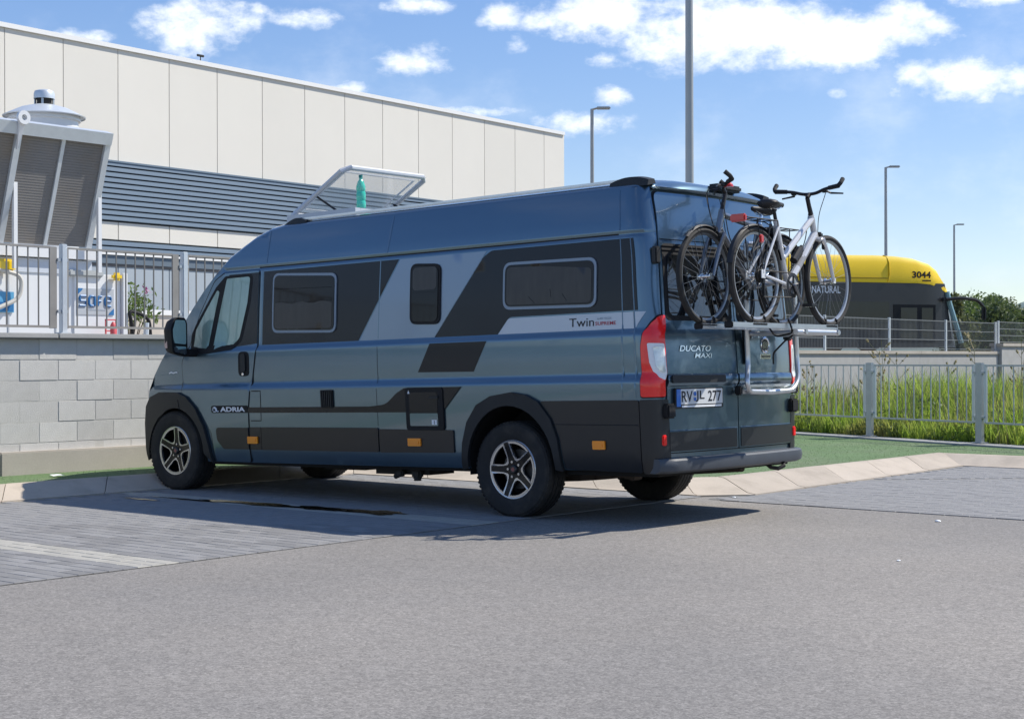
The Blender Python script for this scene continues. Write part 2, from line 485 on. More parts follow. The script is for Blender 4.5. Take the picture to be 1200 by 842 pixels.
def triangulate(outer, holes=(), h=.08, rows=()):
    outer = resample(outer, h); holes = [resample(q, h) for q in holes]
    pts = []; edges = []
    for lp in [outer] + holes:
        b = len(pts); pts += lp
        edges += [(b + i, b + (i + 1) % len(lp)) for i in range(len(lp))]
    P = np.array(pts)
    x0, y0 = P.min(0); x1, y1 = P.max(0)
    nx = int((x1 - x0) / h); ny = int((y1 - y0) / h)
    extra = []
    for i in range(1, nx + 1):
        for j in range(1, ny + 1):
            x = x0 + i * h; y = y0 + j * h
            if not pip(x, y, outer) or any(pip(x, y, q) for q in holes): continue
            if ((P[:, 0] - x) ** 2 + (P[:, 1] - y) ** 2).min() < (h * .45) ** 2: continue
            extra.append((x, y))
    extra = [q for q in extra if not any(abs(q[1] - z) < .022 for z in rows)]
    pad = np.array(pts)
    for z in rows:          # extra mesh lines along pressed creases
        run = []
        for i in range(int((x1 - x0) / .09) + 1):
            x = x0 + .02 + i * .09
            if pip(x, z, outer) and not any(pip(x, z, q) for q in holes) and ((pad[:, 0] - x) ** 2 + (pad[:, 1] - z) ** 2).min() > .0005: run.append((x, z))
        b = len(pts) + len(extra); extra += run
        edges += [(b + i, b + i + 1) for i in range(len(run) - 1) if run[i + 1][0] - run[i][0] < .10]
    allp = [Vector(q) for q in pts + extra]
    v, e, f, ov, oe, of = delaunay_2d_cdt(allp, edges, [], 0, 1e-6)
    vs = [(q.x, q.y) for q in v]
    tris = []
    for t in f:
        cx = sum(vs[i][0] for i in t) / len(t); cy = sum(vs[i][1] for i in t) / len(t)
        if pip(cx, cy, outer) and not any(pip(cx, cy, q) for q in holes): tris.append(tuple(t))
    # boundary edges
    cnt = {}
    for t in tris:
        for i in range(len(t)):
            a, b = t[i], t[(i + 1) % len(t)]
            k = (min(a, b), max(a, b)); cnt.setdefault(k, []).append((a, b))
    bd = [q[0] for q in cnt.values() if len(q) == 1]
    return vs, tris, bd


def normal_of(fn, a, b, e=.004):
    p = fn(a, b)
    du = fn(a + e, b) - fn(a - e, b); dv = fn(a, b + e) - fn(a, b - e)
    n = du.cross(dv)
    if n.length < 1e-12: return Vector((0, 0, 1))
    n.normalize()
    c = Vector((1.6 if abs(p.y) > .9 or p.x > 0 else 1.2, 0, p.z))
    if n.dot(p - c) < 0: n = -n
    return n


def patch(mb, fn, outer, holes=(), off=0., depth=0., h=.08, rows=()):
    """a sheet that follows surface fn(a,b), raised by off, with edge walls going in by depth"""
    vs, tris, bd = triangulate(outer, holes, h, rows)
    P = []; NN = []
    for a, b in vs:
        n = normal_of(fn, a, b); P.append(fn(a, b) + n * off); NN.append(n)
    out = []
    for t in tris:
        q = (P[t[1]] - P[t[0]]).cross(P[t[2]] - P[t[0]])
        out.append(t if q.dot(NN[t[0]]) > 0 else tuple(reversed(t)))
    mb.add(P, out)
    if depth > 0:
        wv = []; wf = []
        for a, b in bd:
            i = len(wv)
            wv += [P[a], P[b], P[b] - NN[b] * depth, P[a] - NN[a] * depth]
            wf.append((i, i + 1, i + 2, i + 3))
        mb.add(wv, wf)
    return mb


_font_cache = {}


def text2d(s, size=1., bold=0., shear=0., spacing=1.):
    cu = bpy.data.curves.new('lettering', 'FONT'); cu.body = s; cu.size = size; cu.offset = bold; cu.shear = shear; cu.space_character = spacing
    cu.resolution_u = 4
    o = bpy.data.objects.new('lettering', cu); COL.objects.link(o)
    dg = bpy.context.evaluated_depsgraph_get()
    me = bpy.data.meshes.new_from_object(o.evaluated_get(dg))
    vs = [(q.co.x, q.co.y) for q in me.vertices]; fs = [tuple(p.vertices) for p in me.polygons]
    bpy.data.objects.remove(o); bpy.data.curves.remove(cu); bpy.data.meshes.remove(me)
    return vs, fs


def fit_text(s, w, h, **kw):
    vs, fs = text2d(s, **kw)
    a = np.array(vs); lo = a.min(0); hi = a.max(0)
    a = (a - lo) / (hi - lo) * np.array([w, h])
    return [tuple(q) for q in a], fs


def textmesh(s, fn, w, h, name, mt, parent, **kw):
    vs, fs = fit_text(s, w, h, **kw)
    mb = MB(); mb.add([fn(x, y) for x, y in vs], fs)
    return mb.build(name, mt, parent, smooth=0, fix=False)


# ================================================================== SETTING
def sheet(name, poly, z, mt, h=None):
    mb = MB()
    if h:
        vs, tris, bd = triangulate(poly, (), h); mb.add([(x, y, z) for x, y in vs], tris)
    else:
        mb.add([(x, y, z) for x, y in poly], [tuple(range(len(poly)))])
    o = mb.build(name, mt, None, smooth=0, fix=False)
    for p in o.data.polygons:
        if p.normal.z < 0: p.flip()
    return struct(o)


def slab(name, poly, z0, z1, mt):
    mb = MB(); mb.prism(poly, lambda x, y, h: (x, y, z0 + h), z1 - z0)
    return struct(mb.build(name, mt, None, smooth=0))


sheet('ground', [(-4000, -4000), (4000, -4000), (4000, 4000), (-4000, 4000)], -.30, SOIL)
sheet('asphalt', [(-60, -6.5), (4.3, -6.5), (4.3, 60), (-60, 60)], 0, ASPHALT)

# --- block paving: a bed, single pavers nearest the camera, the rest joined
bed = sheet('paving_bed', [(-.16, -1.40), (4.15, -1.40), (4.15, 12), (-.16, 12)], .0035, BED)
bed2 = sheet('parking_bay_bed', [(-12, -6.40), (-.32, -6.40), (-.32, -1.22), (-12, -1.22)], .0035, BED)


def paver_mesh(mt, name):
    mb = MB(); lx, ly, t = .1945, .0962, .0068
    c = .003
    vs = [(-lx / 2, -ly / 2, 0), (lx / 2, -ly / 2, 0), (lx / 2, ly / 2, 0), (-lx / 2, ly / 2, 0)]
    vs += [(x, y, t - c) for x, y, _ in vs[:4]] + [(x - math.copysign(c, x), y - math.copysign(c, y), t) for x, y, _ in vs[:4]]
    fs = [(8, 9, 10, 11)] + [(i, (i + 1) % 4, 4 + (i + 1) % 4, 4 + i) for i in range(4)] + [(4 + i, 4 + (i + 1) % 4, 8 + (i + 1) % 4, 8 + i) for i in range(4)]
    mb.add(vs, fs)
    return mb.mesh(name, mt, smooth=0)


pm_grey = paver_mesh(PAVER, 'paver'); pm_white = paver_mesh(PAVER_WHITE, 'paver_white')
cells = []
for r in range(0, 121):
    y = -1.32 + r * .1
    for k in range(-1, 22):
        x = -.06 + k * .2 + (.1 if r % 2 else 0)
        if -.12 < x < 4.02: cells.append((x, y, .004, 0))
white = lambda y: 4.27 < y < 4.57 or 1.38 < y < 1.66


def paver_cam(c):
    d = Vector((c[0], c[1], 0)) - Vector((CAM.x, CAM.y, 0))
    dep_ = d.dot(fwd); lat = d.dot(right) / dep_
    return dep_ if -.345 < lat < .345 else 1e3 + dep_


for r in range(0, 121):
    y = -1.32 + r * .1
    if r % 2: cells.append((-.11 + .0, y, .004, 1))
    else: cells.append((4.09 - .0, y, .004, 1))
cells.sort(key=paver_cam)
restw = MB(); restg = MB()
for i, (x, y, z, a) in enumerate(cells):
    zz = .001 + random.uniform(-.001, .001)
    tilt = (random.gauss(0, .004), random.gauss(0, .003))
    if i < 300:
        o = bpy.data.objects.new('paver', pm_white if white(y) else pm_grey); COL.objects.link(o); o.parent = bed; o.scale = (.485, 1, 1) if a else (1, 1, 1)
        o.location = (x, y, zz); o.rotation_euler = (tilt[0], tilt[1], random.gauss(0, .006))
    else:
        pm = pm_white if white(y) else pm_grey
        (restw if white(y) else restg).add([(v.co.x * (.485 if a else 1) + x, v.co.y + y, v.co.z + zz + v.co.x * -tilt[1] + v.co.y * tilt[0]) for v in pm.vertices], [tuple(p.vertices) for p in pm.polygons])
o = restg.build('pavers', PAVER_FAR, bed, smooth=0); o['kind'] = 'stuff'
o = restw.build('white_pavers', PAVER_WHITE, bed, smooth=0); o['kind'] = 'stuff'
mbp = MB()
for r in range(52):
    y = -6.33 + r * .1
    for k in range(45):
        x = -.46 - k * .2 - (.1 if r % 2 else 0)
        if abs((x + .33) - (y + 3.82) * 1.0) < .07 and x > -2.4: continue       # oblique channel across the bay
        zz = .001 + random.uniform(-.001, .001); t0 = random.gauss(0, .004)
        mbp.add([(v.co.x + x, v.co.y + y, v.co.z + zz + v.co.y * t0) for v in pm_grey.vertices], [tuple(p.vertices) for p in pm_grey.polygons])
o = mbp.build('pavers', PAVER_FAR, bed2, smooth=0); o['kind'] = 'stuff'

# --- kerb: sloping stones, one by one
kerb = bpy.data.objects.new('kerb', None); COL.objects.link(kerb); struct(kerb)
KP = [(0, -.05), (0, .016), (.24, .021), (.90, .112), (1.0, .120), (1.16, .120), (1.16, -.05)]     # (share of the way bottom->top, z)


def kerb_run(b0, b1, t0, t1, ln=1.0):
    b0, b1, t0, t1 = [Vector(q) for q in (b0, b1, t0, t1)]
    n = max(1, round((b1 - b0).length / ln)); g = .004 / max((b1 - b0).length, .01)
    for i in range(n):
        a, b = i / n + g, (i + 1) / n - g
        mb = MB(); dz = random.uniform(-.003, .003); vs = []
        for s_ in (a, b):
            B = b0.lerp(b1, s_); T = t0.lerp(t1, s_)
            for f_, z in KP:
                p = B.lerp(T, f_); vs.append((p.x, p.y, z + (dz if z > 0 else 0)))
        k = len(KP)
        fs = [tuple(range(k)), tuple(range(2 * k - 1, k - 1, -1))] + [(j, (j + 1) % k, k + (j + 1) % k, k + j) for j in range(k)]
        mb.add(vs, fs); mb.build('kerb_stone', KERB, kerb, smooth=25)


kerb_run((4.10, 14), (4.10, -1.36), (4.50, 14), (4.50, -1.76))
kerb_run((4.10, -1.36), (-.12, -1.36), (4.50, -1.76), (.30, -1.76))
kerb_run((-.12, -1.36), (-.47, -1.74), (.30, -1.76), (.05, -2.05), .6)
kerb_run((-.47, -1.74), (-.36, -6.32), (.05, -2.05), (.04, -6.68))
kerb_run((-.36, -6.32), (-12.36, -6.36), (.04, -6.68), (-12.4, -6.72))

RD = Vector((.9300, -.3675))                      # direction of the railing away from the camera


def rail_pt(t): return Vector((.40, -8.54)) + RD * t


rail_bend = rail_pt(-1.93); rail_far = rail_pt(5.4)
turf_poly = [(4.50, 14), (4.50, -1.76), (.30, -1.76), (.05, -2.05), (.04, -6.68), (-12.4, -6.72), (-12.4, -7.72), (rail_bend.x + .02, rail_bend.y + .22), (rail_far.x, rail_far.y + .22), (5.46, -10.4), (5.46, 14)]
turf = slab('turf', turf_poly, -.05, .116, TURF)
nb = 60000
bx = rng.uniform(-3.0, 5.44, nb); by = rng.uniform(-10.4, 6.0, nb)
keep = np.array([pip(a, b, turf_poly) for a, b in zip(bx, by)])
bx, by = bx[keep], by[keep]; nb = len(bx)
an = rng.uniform(0, 2 * PI, nb); hh = rng.uniform(.005, .013, nb); wd = rng.uniform(.0015, .0035, nb); ln_ = rng.uniform(-.012, .012, (nb, 2))
V = np.zeros((nb, 3, 3)); V[:, 0] = np.stack([bx - wd * np.cos(an), by - wd * np.sin(an), np.full(nb, .115)], 1)
V[:, 1] = np.stack([bx + wd * np.cos(an), by + wd * np.sin(an), np.full(nb, .115)], 1); V[:, 2] = np.stack([bx + ln_[:, 0], by + ln_[:, 1], .115 + hh], 1)
mb = MB(); mb.v = V.reshape(-1, 3).tolist(); mb.f = [(3 * i, 3 * i + 1, 3 * i + 2) for i in range(nb)]
o = mb.build('grass_pile', TURF_BLADE, None, smooth=0, fix=False)
tag(o, 'short green pile of the artificial turf strip behind the kerb', 'grass', kind='stuff')

mb = MB()
side_n = Vector((.3675, .9300))
pts_in = [Vector((-12.4, -7.72)), rail_bend + side_n * .22, rail_far + side_n * .22]
pts_out = [Vector((-12.4, -8.02)), rail_bend - side_n * .13 + Vector((-.05, 0)), rail_far - side_n * .13]
mb.prism([tuple(q) for q in pts_in] + [tuple(q) for q in reversed(pts_out)], lambda x, y, h: (x, y, -.05 + h), .185)
struct(mb.build('concrete_edging', COPING, None, smooth=0))
sheet('field', [(6.0, -10.75), tuple(rail_bend + Vector((0, -.05))), (-40, -7.95), (-40, -300), (13.8, -300), (13.8, -10.75)], .075, SOIL)
slab('yard', [(5.62, 60), (300, 60), (300, -11), (5.62, -11)], -.2, 1.36, GRAVEL)
slab('road', [(13.95, -11.004), (300, -11.004), (300, -400), (13.95, -400)], -.2, 1.395, ASPHALT)

# water and oil under the van
mb = MB()
for (cx, cy, rx, ry, seed) in ((2.35, 1.50, .52, .085, 1), (1.62, 1.46, .36, .10, 2), (1.05, 1.40, .30, .12, 3), (3.05, 1.60, .45, .03, 4), (3.45, 1.83, .22, .035, 5)):
    rr = random.Random(seed); n = 40
    ph = [rr.uniform(0, 6.3) for _ in range(5)]
    lp = []
    for i in range(n):
        a = 2 * PI * i / n; k = 1 + .18 * math.sin(3 * a + ph[0]) + .14 * math.sin(5 * a + ph[1]) + .10 * math.sin(9 * a + ph[2]) + .06 * math.sin(14 * a + ph[3])
        lp.append((cx + rx * k * math.cos(a), cy + ry * k * math.sin(a), .0125))
    mb.add(lp, [tuple(range(n))])
PUDDLE = mat('puddle_water', (.018, .015, .011), .05, spec=.55, bump=.06, bscale=9)
tag(mb.build('puddle', PUDDLE, None, smooth=0), 'dark wet puddles on the pavers beside and under the van', 'puddle', kind='stuff')

t = thing('paper_scrap', 'small white scrap of paper lying on the green strip by the wall', 'litter', (4.95, 1.62, .125))
mb = MB(); mb.add([(-.035, -.06, 0), (.03, -.055, .012), (.04, .01, .004), (.03, .065, .015), (-.03, .06, .003), (-.04, .005, .01), (0, 0, .018)], [(0, 1, 6), (1, 2, 6), (2, 3, 6), (3, 4, 6), (4, 5, 6), (5, 0, 6)]); mb.build('crumpled_sheet', WHITE_PRINT, t, smooth=0)
for px_, py_, r_, lb_ in ((1099, 611, .022, 'pale pebble on the asphalt near the right paved bay'), (860, 583, .018, 'pale pebble on the asphalt by the kerb behind the van'), (1053, 657, .012, 'tiny pale pebble on the open asphalt at the right')):
    d_ = (fwd + right * ((px_ - 600) / 1829.18) - upv * ((py_ - 421) / 1829.18)); q_ = CAM + d_ * (CAM.z / -d_.z)
    bm_ = bmesh.new(); bmesh.ops.create_icosphere(bm_, subdivisions=2, radius=r_)
    for v_ in bm_.verts: v_.co = v_.co * random.uniform(.8, 1.15); v_.co.z = v_.co.z * .4 + r_ * .3
    me_ = bpy.data.meshes.new('pebble'); bm_.to_mesh(me_); bm_.free(); me_.materials.append(WHITE_PRINT)
    o = link('pebble', me_); o.location = (q_.x, q_.y, 0); tag(o, lb_, 'pebble')

# --- block retaining wall on the left
wall = thing('retaining_wall', 'grey concrete block retaining wall with coping in front of the parked van', 'wall', (5.5, 0, 0))
mb = MB(); mb.span((.003, -10.8, .10), (.13, 14, 1.40)); mb.build('mortar_core', MORTAR, wall)
bw, bh = .424, .2
blk = []
for v in range(3):
    mb = MB(); mb.bbox((0, 0, 0), (.10, bw - .006, bh - .006), .004)
    me = mb.mesh('block', BLOCK, smooth=25); blk.append(me)
for r in range(6):
    z = .305 + r * bh * .995 if r else .305
    z0 = .205 + r * .1985
    for k in range(-27, 34):
        y = 1.027 + .212 + k * bw + (0 if r % 2 else bw / 2)
        if y < -10.6: continue
        o = bpy.data.objects.new('block', blk[k % 3]); COL.objects.link(o); o.parent = wall
        o.location = (.05 + random.uniform(-.003, .003), y, z0 + .1); o.rotation_euler = (0, 0, random.gauss(0, .002))
for k in range(-6, 9):
    mb = MB(); mb.bbox((.07, k * 1.72 + .42, 1.428), (.30, 1.712, .05), .008); mb.build('coping_stone', COPING, wall)
for k in range(-5, 8):
    mb = MB(); mb.bbox((-.02, k * 1.83 + 1.0, .20), (.12, 1.822, .27), .012)
    mb.build('footing_slab', FOOTING, wall)


# --- steel fence on the wall
def wall_fence(y_from, y_to, pitch, x):
    t = thing('steel_fence', 'grey steel bar fence with flat end plates on top of the block wall', 'fence', (x, 0, 1.453))
    pk = MB(); pk.span((-.0055, -.0055, .07), (.0055, .0055, .83)); pkm = pk.mesh('picket', PICKET, 0)
    rl = MB(); rl.span((-.012, 0, .825), (.012, 1, .855)); rl.span((-.012, 0, .055), (.012, 1, .078)); 
    y = y_from
    while y < y_to:
        mb = MB(); mb.bbox((0, y, .435), (.06, .062, .87), .006); mb.box((0, y, .006), (.12, .12, .012)); mb.build('post', GALV_LIGHT, t)
        a, b = y + .075, y + pitch - .045
        mb = MB(); mb.bbox((0, a + .04, .445), (.018, .085, .79), .004); mb.build('end_plate', GALV_BROWN, t)
        mb = MB(); mb.bbox((0, b, .445), (.03, .022, .79), .003); mb.build('stile', GALV_BROWN, t)
        mb = MB(); mb.span((-.013, a + .084, .823), (.013, b - .012, .843)); mb.build('top_rail', GALV_BROWN, t)
        mb = MB(); mb.span((-.013, a + .084, .055), (.013, b - .012, .078)); mb.build('bottom_rail', GALV_BROWN, t)
        for zz in (.2, .7):
            mb = MB(); mb.span((-.02, y - .034, zz), (.02, y - .045, zz + .03)); mb.build('bracket', GALV, t)
            mb = MB(); mb.span((-.02, y + .034, zz), (.02, y + .073, zz + .03)); mb.build('bracket', GALV, t)
        n = 10
        for i in range(n):
            o = link('picket', pkm, t); o.location = (0, a + .084 + (b - a - .084) * (i + 1) / (n + 1), 0)
        y += pitch
    return t


wall_fence(1.14 - 1.47 * 7, 9, 1.47, 5.56)


# --- railing along the grass on the right
def railing():
    t = thing('railing', 'galvanised bar railing with paired posts in front of the tall green grass', 'railing', (0, 0, .135))
    pk = MB(); pk.span((-.006, -.006, .26), (.006, .006, .955)); pkm = pk.mesh('picket', GALV, 0)
    knots = [rail_bend - Vector((2.0 * i, 0)) for i in (5, 4, 3, 2, 1)] + [rail_pt(2.0 * i) for i in range(-1, 3)] + [rail_far]
    knots[5] = rail_bend
    for i, p in enumerate(knots):
        nx = knots[i + 1] if i + 1 < len(knots) else p + RD
        d = (nx - p).normalized(); R = Matrix.Rotation(math.atan2(d.y, d.x), 3, 'Z')
        mb = MB(); mb.box((p.x, p.y, .5), (.105, .045, 1.0), R); mb.box((p.x, p.y, .012), (.17, .12, .012), R); mb.build('post', GALV, t)
        if i + 1 < len(knots):
            a, b = p + d * .145, nx - d * .145; ln = (b - a).length
            mid = (a + b) / 2
            for q in (a - d * .045, b + d * .045):
                mb = MB(); mb.box((q.x, q.y, .62), (.044, .02, .72), R); mb.build('stile', GALV_LIGHT, t)
            for zz in (.33, .88):
                for q in (a - d * .075, b + d * .075):
                    mb = MB(); mb.box((q.x, q.y, zz), (.05, .05, .025), R); mb.build('bracket', GALV, t)
            mb = MB(); mb.box((mid.x, mid.y, .965), (ln + .09, .022, .022), R); mb.build('top_rail', GALV, t)
            mb = MB(); mb.box((mid.x, mid.y, .26), (ln + .09, .022, .022), R); mb.build('bottom_rail', GALV, t)
            n = max(3, int(ln / .15))
            for k in range(n):
                q = a.lerp(b, (k + .5) / n); o = link('picket', pkm, t); o.location = (q.x, q.y, 0)
    return t


railing()

# --- concrete wall and mesh fence by the road
t = thing('roadside_wall', 'long grey concrete wall with coping below the yellow bus', 'wall', (13.75, 0, 0))
k = -11.3
while k > -41.2:
    mb = MB(); mb.span((0, k, -.1), (.2, max(k - 3.99, -41.35), 1.33)); mb.build('wall_panel', COPING, t)
    mb = MB(); mb.span((-.05, k, 1.33), (.25, max(k - 3.99, -41.37), 1.425)); mb.build('coping_stone', FOOTING, t); k -= 4.0
mb = MB(); mb.span((-.12, -41.38, -.1), (.25, -90, 1.60)); mb.build('tall_section', COPING, t)
mb = MB(); mb.span((-.18, -41.36, 1.60), (.31, -90, 1.70)); mb.build('coping_stone', FOOTING, t)


def mesh_fence(name, label, ys, z0, h, x):
    t = thing(name, label, 'fence', (x, 0, z0))
    for i, y in enumerate(ys):
        mb = MB(); mb.span((-.03, y - .035, 0), (.03, y + .035, h + .02)); mb.build('post', GALV_LIGHT, t)
        if i + 1 < len(ys):
            y2 = ys[i + 1]; mb = MB()
            for q in (.06, .36, .66, .97): mb.span((-.011, y, h * q - .011), (.011, y2, h * q + .011))
            n = int(abs(y2 - y) / .085)
            for j in range(1, n): yy = y + (y2 - y) * j / n; mb.span((-.0035, yy - .0035, 0.03), (.0035, yy + .0035, h))
            mb.build('mesh_panel', MESHWIRE, t)
    return t


mesh_fence('mesh_fence', 'grey welded mesh fence on the roadside wall in front of the bus', [-13.4 - 4.0 * i for i in range(7)] + [-41.35], 1.426, .98, 13.85)
mesh_fence('mesh_fence', 'farther mesh fence on the taller wall section at the right edge', [-41.6 - 3.5 * i for i in range(8)], 1.70, .75, 13.85)

# --- tall grass and weeds behind the railing
def blades(n, xs, ys, hs, ws, lean, z):
    an = rng.uniform(0, 2 * PI, n); la = rng.uniform(0, 2 * PI, n); ll = rng.uniform(.05, lean, n) * hs
    cx, cy = np.cos(an) * ws, np.sin(an) * ws; lx, ly = np.cos(la) * ll, np.sin(la) * ll
    V = np.zeros((n, 5, 3))
    V[:, 0] = np.stack([xs - cx, ys - cy, np.full(n, z)], 1); V[:, 1] = np.stack([xs + cx, ys + cy, np.full(n, z)], 1)
    V[:, 2] = np.stack([xs + cx * .8 + lx * .35, ys + cy * .8 + ly * .35, z + hs * .6], 1); V[:, 3] = np.stack([xs - cx * .8 + lx * .35, ys - cy * .8 + ly * .35, z + hs * .6], 1)
    V[:, 4] = np.stack([xs + lx, ys + ly, z + hs], 1)
    F = []
    for i in range(n): b = 5 * i; F += [(b, b + 1, b + 2, b + 3), (b + 3, b + 2, b + 4)]
    return V.reshape(-1, 3).tolist(), F


def field_pts(n, dmax, power):
    """points behind the railing: t along it, d metres beyond it"""
    t = rng.uniform(-4.0, 5.6, n); d = rng.uniform(0, 1, n) ** power * dmax + .16
    tt = np.maximum(t, -1.93); ex = np.minimum(t + 1.93, 0)
    x = .40 + RD.x * tt + ex - side_n.x * d; y = -8.54 + RD.y * tt - side_n.y * d
    ok = (y < -8.0 + .0 * x)
    return x[ok], y[ok], d[ok]


x, y, d = field_pts(52000, 13.0, 1.5)
clump = .5 + .5 * np.sin(x * 2.3 + 1.7 * np.sin(y * 1.1)) * np.sin(y * 1.9 + x * .7)
hs = (.26 + .72 * np.clip(d / 1.6, 0, 1) * (.45 + .55 * clump)) * rng.uniform(.55, 1.15, len(x))
mb = MB(); mb.v, mb.f = blades(len(x), x, y, hs, rng.uniform(.004, .011, len(x)), .55, .07)
tag(mb.build('tall_grass', GRASS, None, smooth=0, fix=False), 'bright green tall grass and weeds growing behind the railing', 'grass', kind='stuff')
x, y, d = field_pts(2600, 10.0, 1.3)
hs = rng.uniform(.5, 1.05, len(x))
mb = MB(); mb.v, mb.f = blades(len(x), x, y, hs, rng.uniform(.003, .006, len(x)), .35, .07)
x, y, d = field_pts(60, 9.0, 1.0)
for a, b in zip(x, y):          # tall dry flower stalks with side twigs
    h = random.uniform(.9, 1.55); tx, ty = random.uniform(-.12, .12), random.uniform(-.12, .12)
    mb.tube([(a, b, .07), (a + tx * .4, b + ty * .4, h * .5), (a + tx, b + ty, h)], [.007, .005, .003], 4)
    for _ in range(7):
        s_ = random.uniform(.45, .95); an = random.uniform(0, 6.28); l = random.uniform(.08, .22)
        p = Vector((a + tx * s_, b + ty * s_, h * s_)); q = p + Vector((math.cos(an) * l, math.sin(an) * l, l * 1.1))
        mb.tube([p, q], [.004, .003], 3)
        for _ in range(3):
            c = p.lerp(q, random.uniform(.5, 1.1)); mb.box(c, (.022, .022, .03), Matrix.Rotation(random.uniform(0, 3), 3, 'X'))
tag(mb.build('dry_stalks', GRASS_DRY, None, smooth=0, fix=False), 'straw coloured dry stalks standing up out of the green grass', 'weeds', kind='stuff')


def leaf_cloud(mb, pts, size, rnd):
    for p in pts:
        s_ = size * rnd.uniform(.6, 1.3)
        d = Vector((rnd.gauss(0, 1), rnd.gauss(0, 1), rnd.gauss(0, .7))).normalized()
        u = d.orthogonal().normalized(); u = (Matrix.Rotation(rnd.uniform(0, 6.28), 3, d) @ u); w = d.cross(u)
        p = Vector(p)
        mb.add([p - u * s_, p + w * s_ * .42, p + u * s_, p - w * s_ * .42], [(0, 1, 2, 3)])


rl = random.Random(3); mb = MB(); P = []
x, y, d = field_pts(12000, 6.0, 1.8)
for a, b, dd in zip(x, y, d): P.append((a, b, .07 + rl.uniform(.02, .36 + .2 * min(dd, 2)) * (.5 + .5 * math.sin(a * 3.1 + 2 * math.sin(b * 1.7)))))
leaf_cloud(mb, P, .045, rl)
tag(mb.build('broad_leaf_weeds', LEAF, None, smooth=0, fix=False), 'low broad leaved green weeds at the foot of the railing', 'weeds', kind='stuff')


def tree(name, label, loc, h, rad, n, leaf, mt, trunk_h, seed, group=None, squash=.8):
    rnd = random.Random(seed)
    t = thing(name, label, 'tree' if trunk_h > .5 else 'bush', loc, group=group)
    mb = MB(); mb.tube([(0, 0, -.1), (rnd.uniform(-.1, .1), 0, trunk_h * .6), (rnd.uniform(-.2, .2), .1, trunk_h + (h - trunk_h) * .5)], [h * .035, h * .028, h * .012], 7)
    lobes = []
    for i in range(9):
        a = rnd.uniform(0, 6.28); r = rad * rnd.uniform(.2, .72); z = trunk_h + (h - trunk_h) * rnd.uniform(.18, .86)
        c = Vector((math.cos(a) * r, math.sin(a) * r, z)); lobes.append((c, rad * rnd.uniform(.28, .55)))
        mb.tube([(0, 0, trunk_h * rnd.uniform(.5, 1)), c * .6 + Vector((0, 0, z * .4)) * .6, c], [h * .014, h * .009, h * .004], 5)
    mb.build('trunk', BARK, t)
    P = []
    for _ in range(n):
        c, r = rnd.choice(lobes)
        while True:
            q = Vector((rnd.uniform(-1, 1), rnd.uniform(-1, 1), rnd.uniform(-1, 1)))
            if .25 < q.length < 1: break
        q *= (.55 + .45 * rnd.random())
        p = c + Vector((q.x * r, q.y * r, q.z * r * squash))
        if p.z < .15 or rnd.random() < .12: p.z = rnd.uniform(.1, h * .55)
        P.append(p)
    mb = MB(); leaf_cloud(mb, P, leaf, rnd); mb.build('crown', mt, t, smooth=0, fix=False)
    return t


def at(px, D, z):
    """point at depth D metres straight ahead whose picture column (of 1200) is px"""
    p = CAM + fwd * D + right * ((px - 600) / 1829.18 * D); return (p.x, p.y, z)


# ================================================================== CAMPER VAN
BPITCH = .0223
van = thing('camper_van', 'dark blue-grey high roof camper van parked nose in with two bicycles on its back', 'camper van', (0, 0, 0), (0, BPITCH, 0))

_pz = [.30, .33, .38, .46, .66, .90, .995, 1.012, 1.055, 1.072, 1.115, 1.335, 1.345, 1.375, 1.385, 1.70, 2.02, 2.044, 2.052, 2.066, 2.078, 2.09, 2.30, 2.40, 2.5]
_py = [.950, .955, .985, 1.0, 1.010, 1.022, 1.026, 1.024, 1.0005, .9995, 1.0045, 1.0045, 1.002, .985, .983, .970, .951, .949, .941, .941, .949, .947, .897, .868, .83]
_tz = np.linspace(.30, 2.5, 1101); _ty = np.interp(_tz, _pz, _py)
_k = np.ones(5) / 5; _ty = np.convolve(np.pad(_ty, 2, 'edge'), _k, 'valid')
_ty_list = _ty.tolist()


def ysf(z):
    q = (z - .30) / .002
    if q <= 0: return _ty_list[0]
    i = int(q)
    if i >= 1100: return _ty_list[1100]
    f_ = q - i
    return _ty_list[i] * (1 - f_) + _ty_list[i + 1] * f_


def lean(z): return float(np.interp(z, [.3, 1.1, 1.36, 1.9, 2.2, 2.4], [0, 0, .012, .05, .09, .13]))


S0, CR, CA, BOW = -1.20, .127, .20, .05


def SIDE(s, z):
    y = ysf(z); Ln = lean(z)
    if s > 3.3: y -= .12 * ((s - 3.3) / 1.25) ** 2.2
    if s >= S0:
        t_ = min(max((-.9 - s) / .3, 0), 1); return Vector((s + Ln * t_, y, z))
    if s >= S0 - CA:
        th = (S0 - s) / CA * PI / 2
        return Vector((S0 + Ln - CR * math.sin(th), y - CR + CR * math.cos(th), z))
    v = (S0 - CA - s) / .9
    return Vector((S0 + Ln - CR - BOW * (1 - (1 - v) ** 2), (y - CR) * (1 - v), z))


def SIDER(s, z):
    p = SIDE(s, z); p.y = -p.y; return p


def REAR(y, z):
    e = ysf(z) - CR; a = abs(y); Ln = lean(z)
    if a <= e:
        v = 1 - a / e; return Vector((S0 + Ln - CR - BOW * (1 - (1 - v) ** 2), y, z))
    th = math.acos(min((a - e) / CR, 1))
    return Vector((S0 + Ln - CR * math.sin(th), y, z))


def arc(cx, cz, rx, rz, a0, a1, n=20):
    return [(cx + rx * math.cos(math.radians(a0 + (a1 - a0) * i / n)), cz + rz * math.sin(math.radians(a0 + (a1 - a0) * i / n))) for i in range(n + 1)]


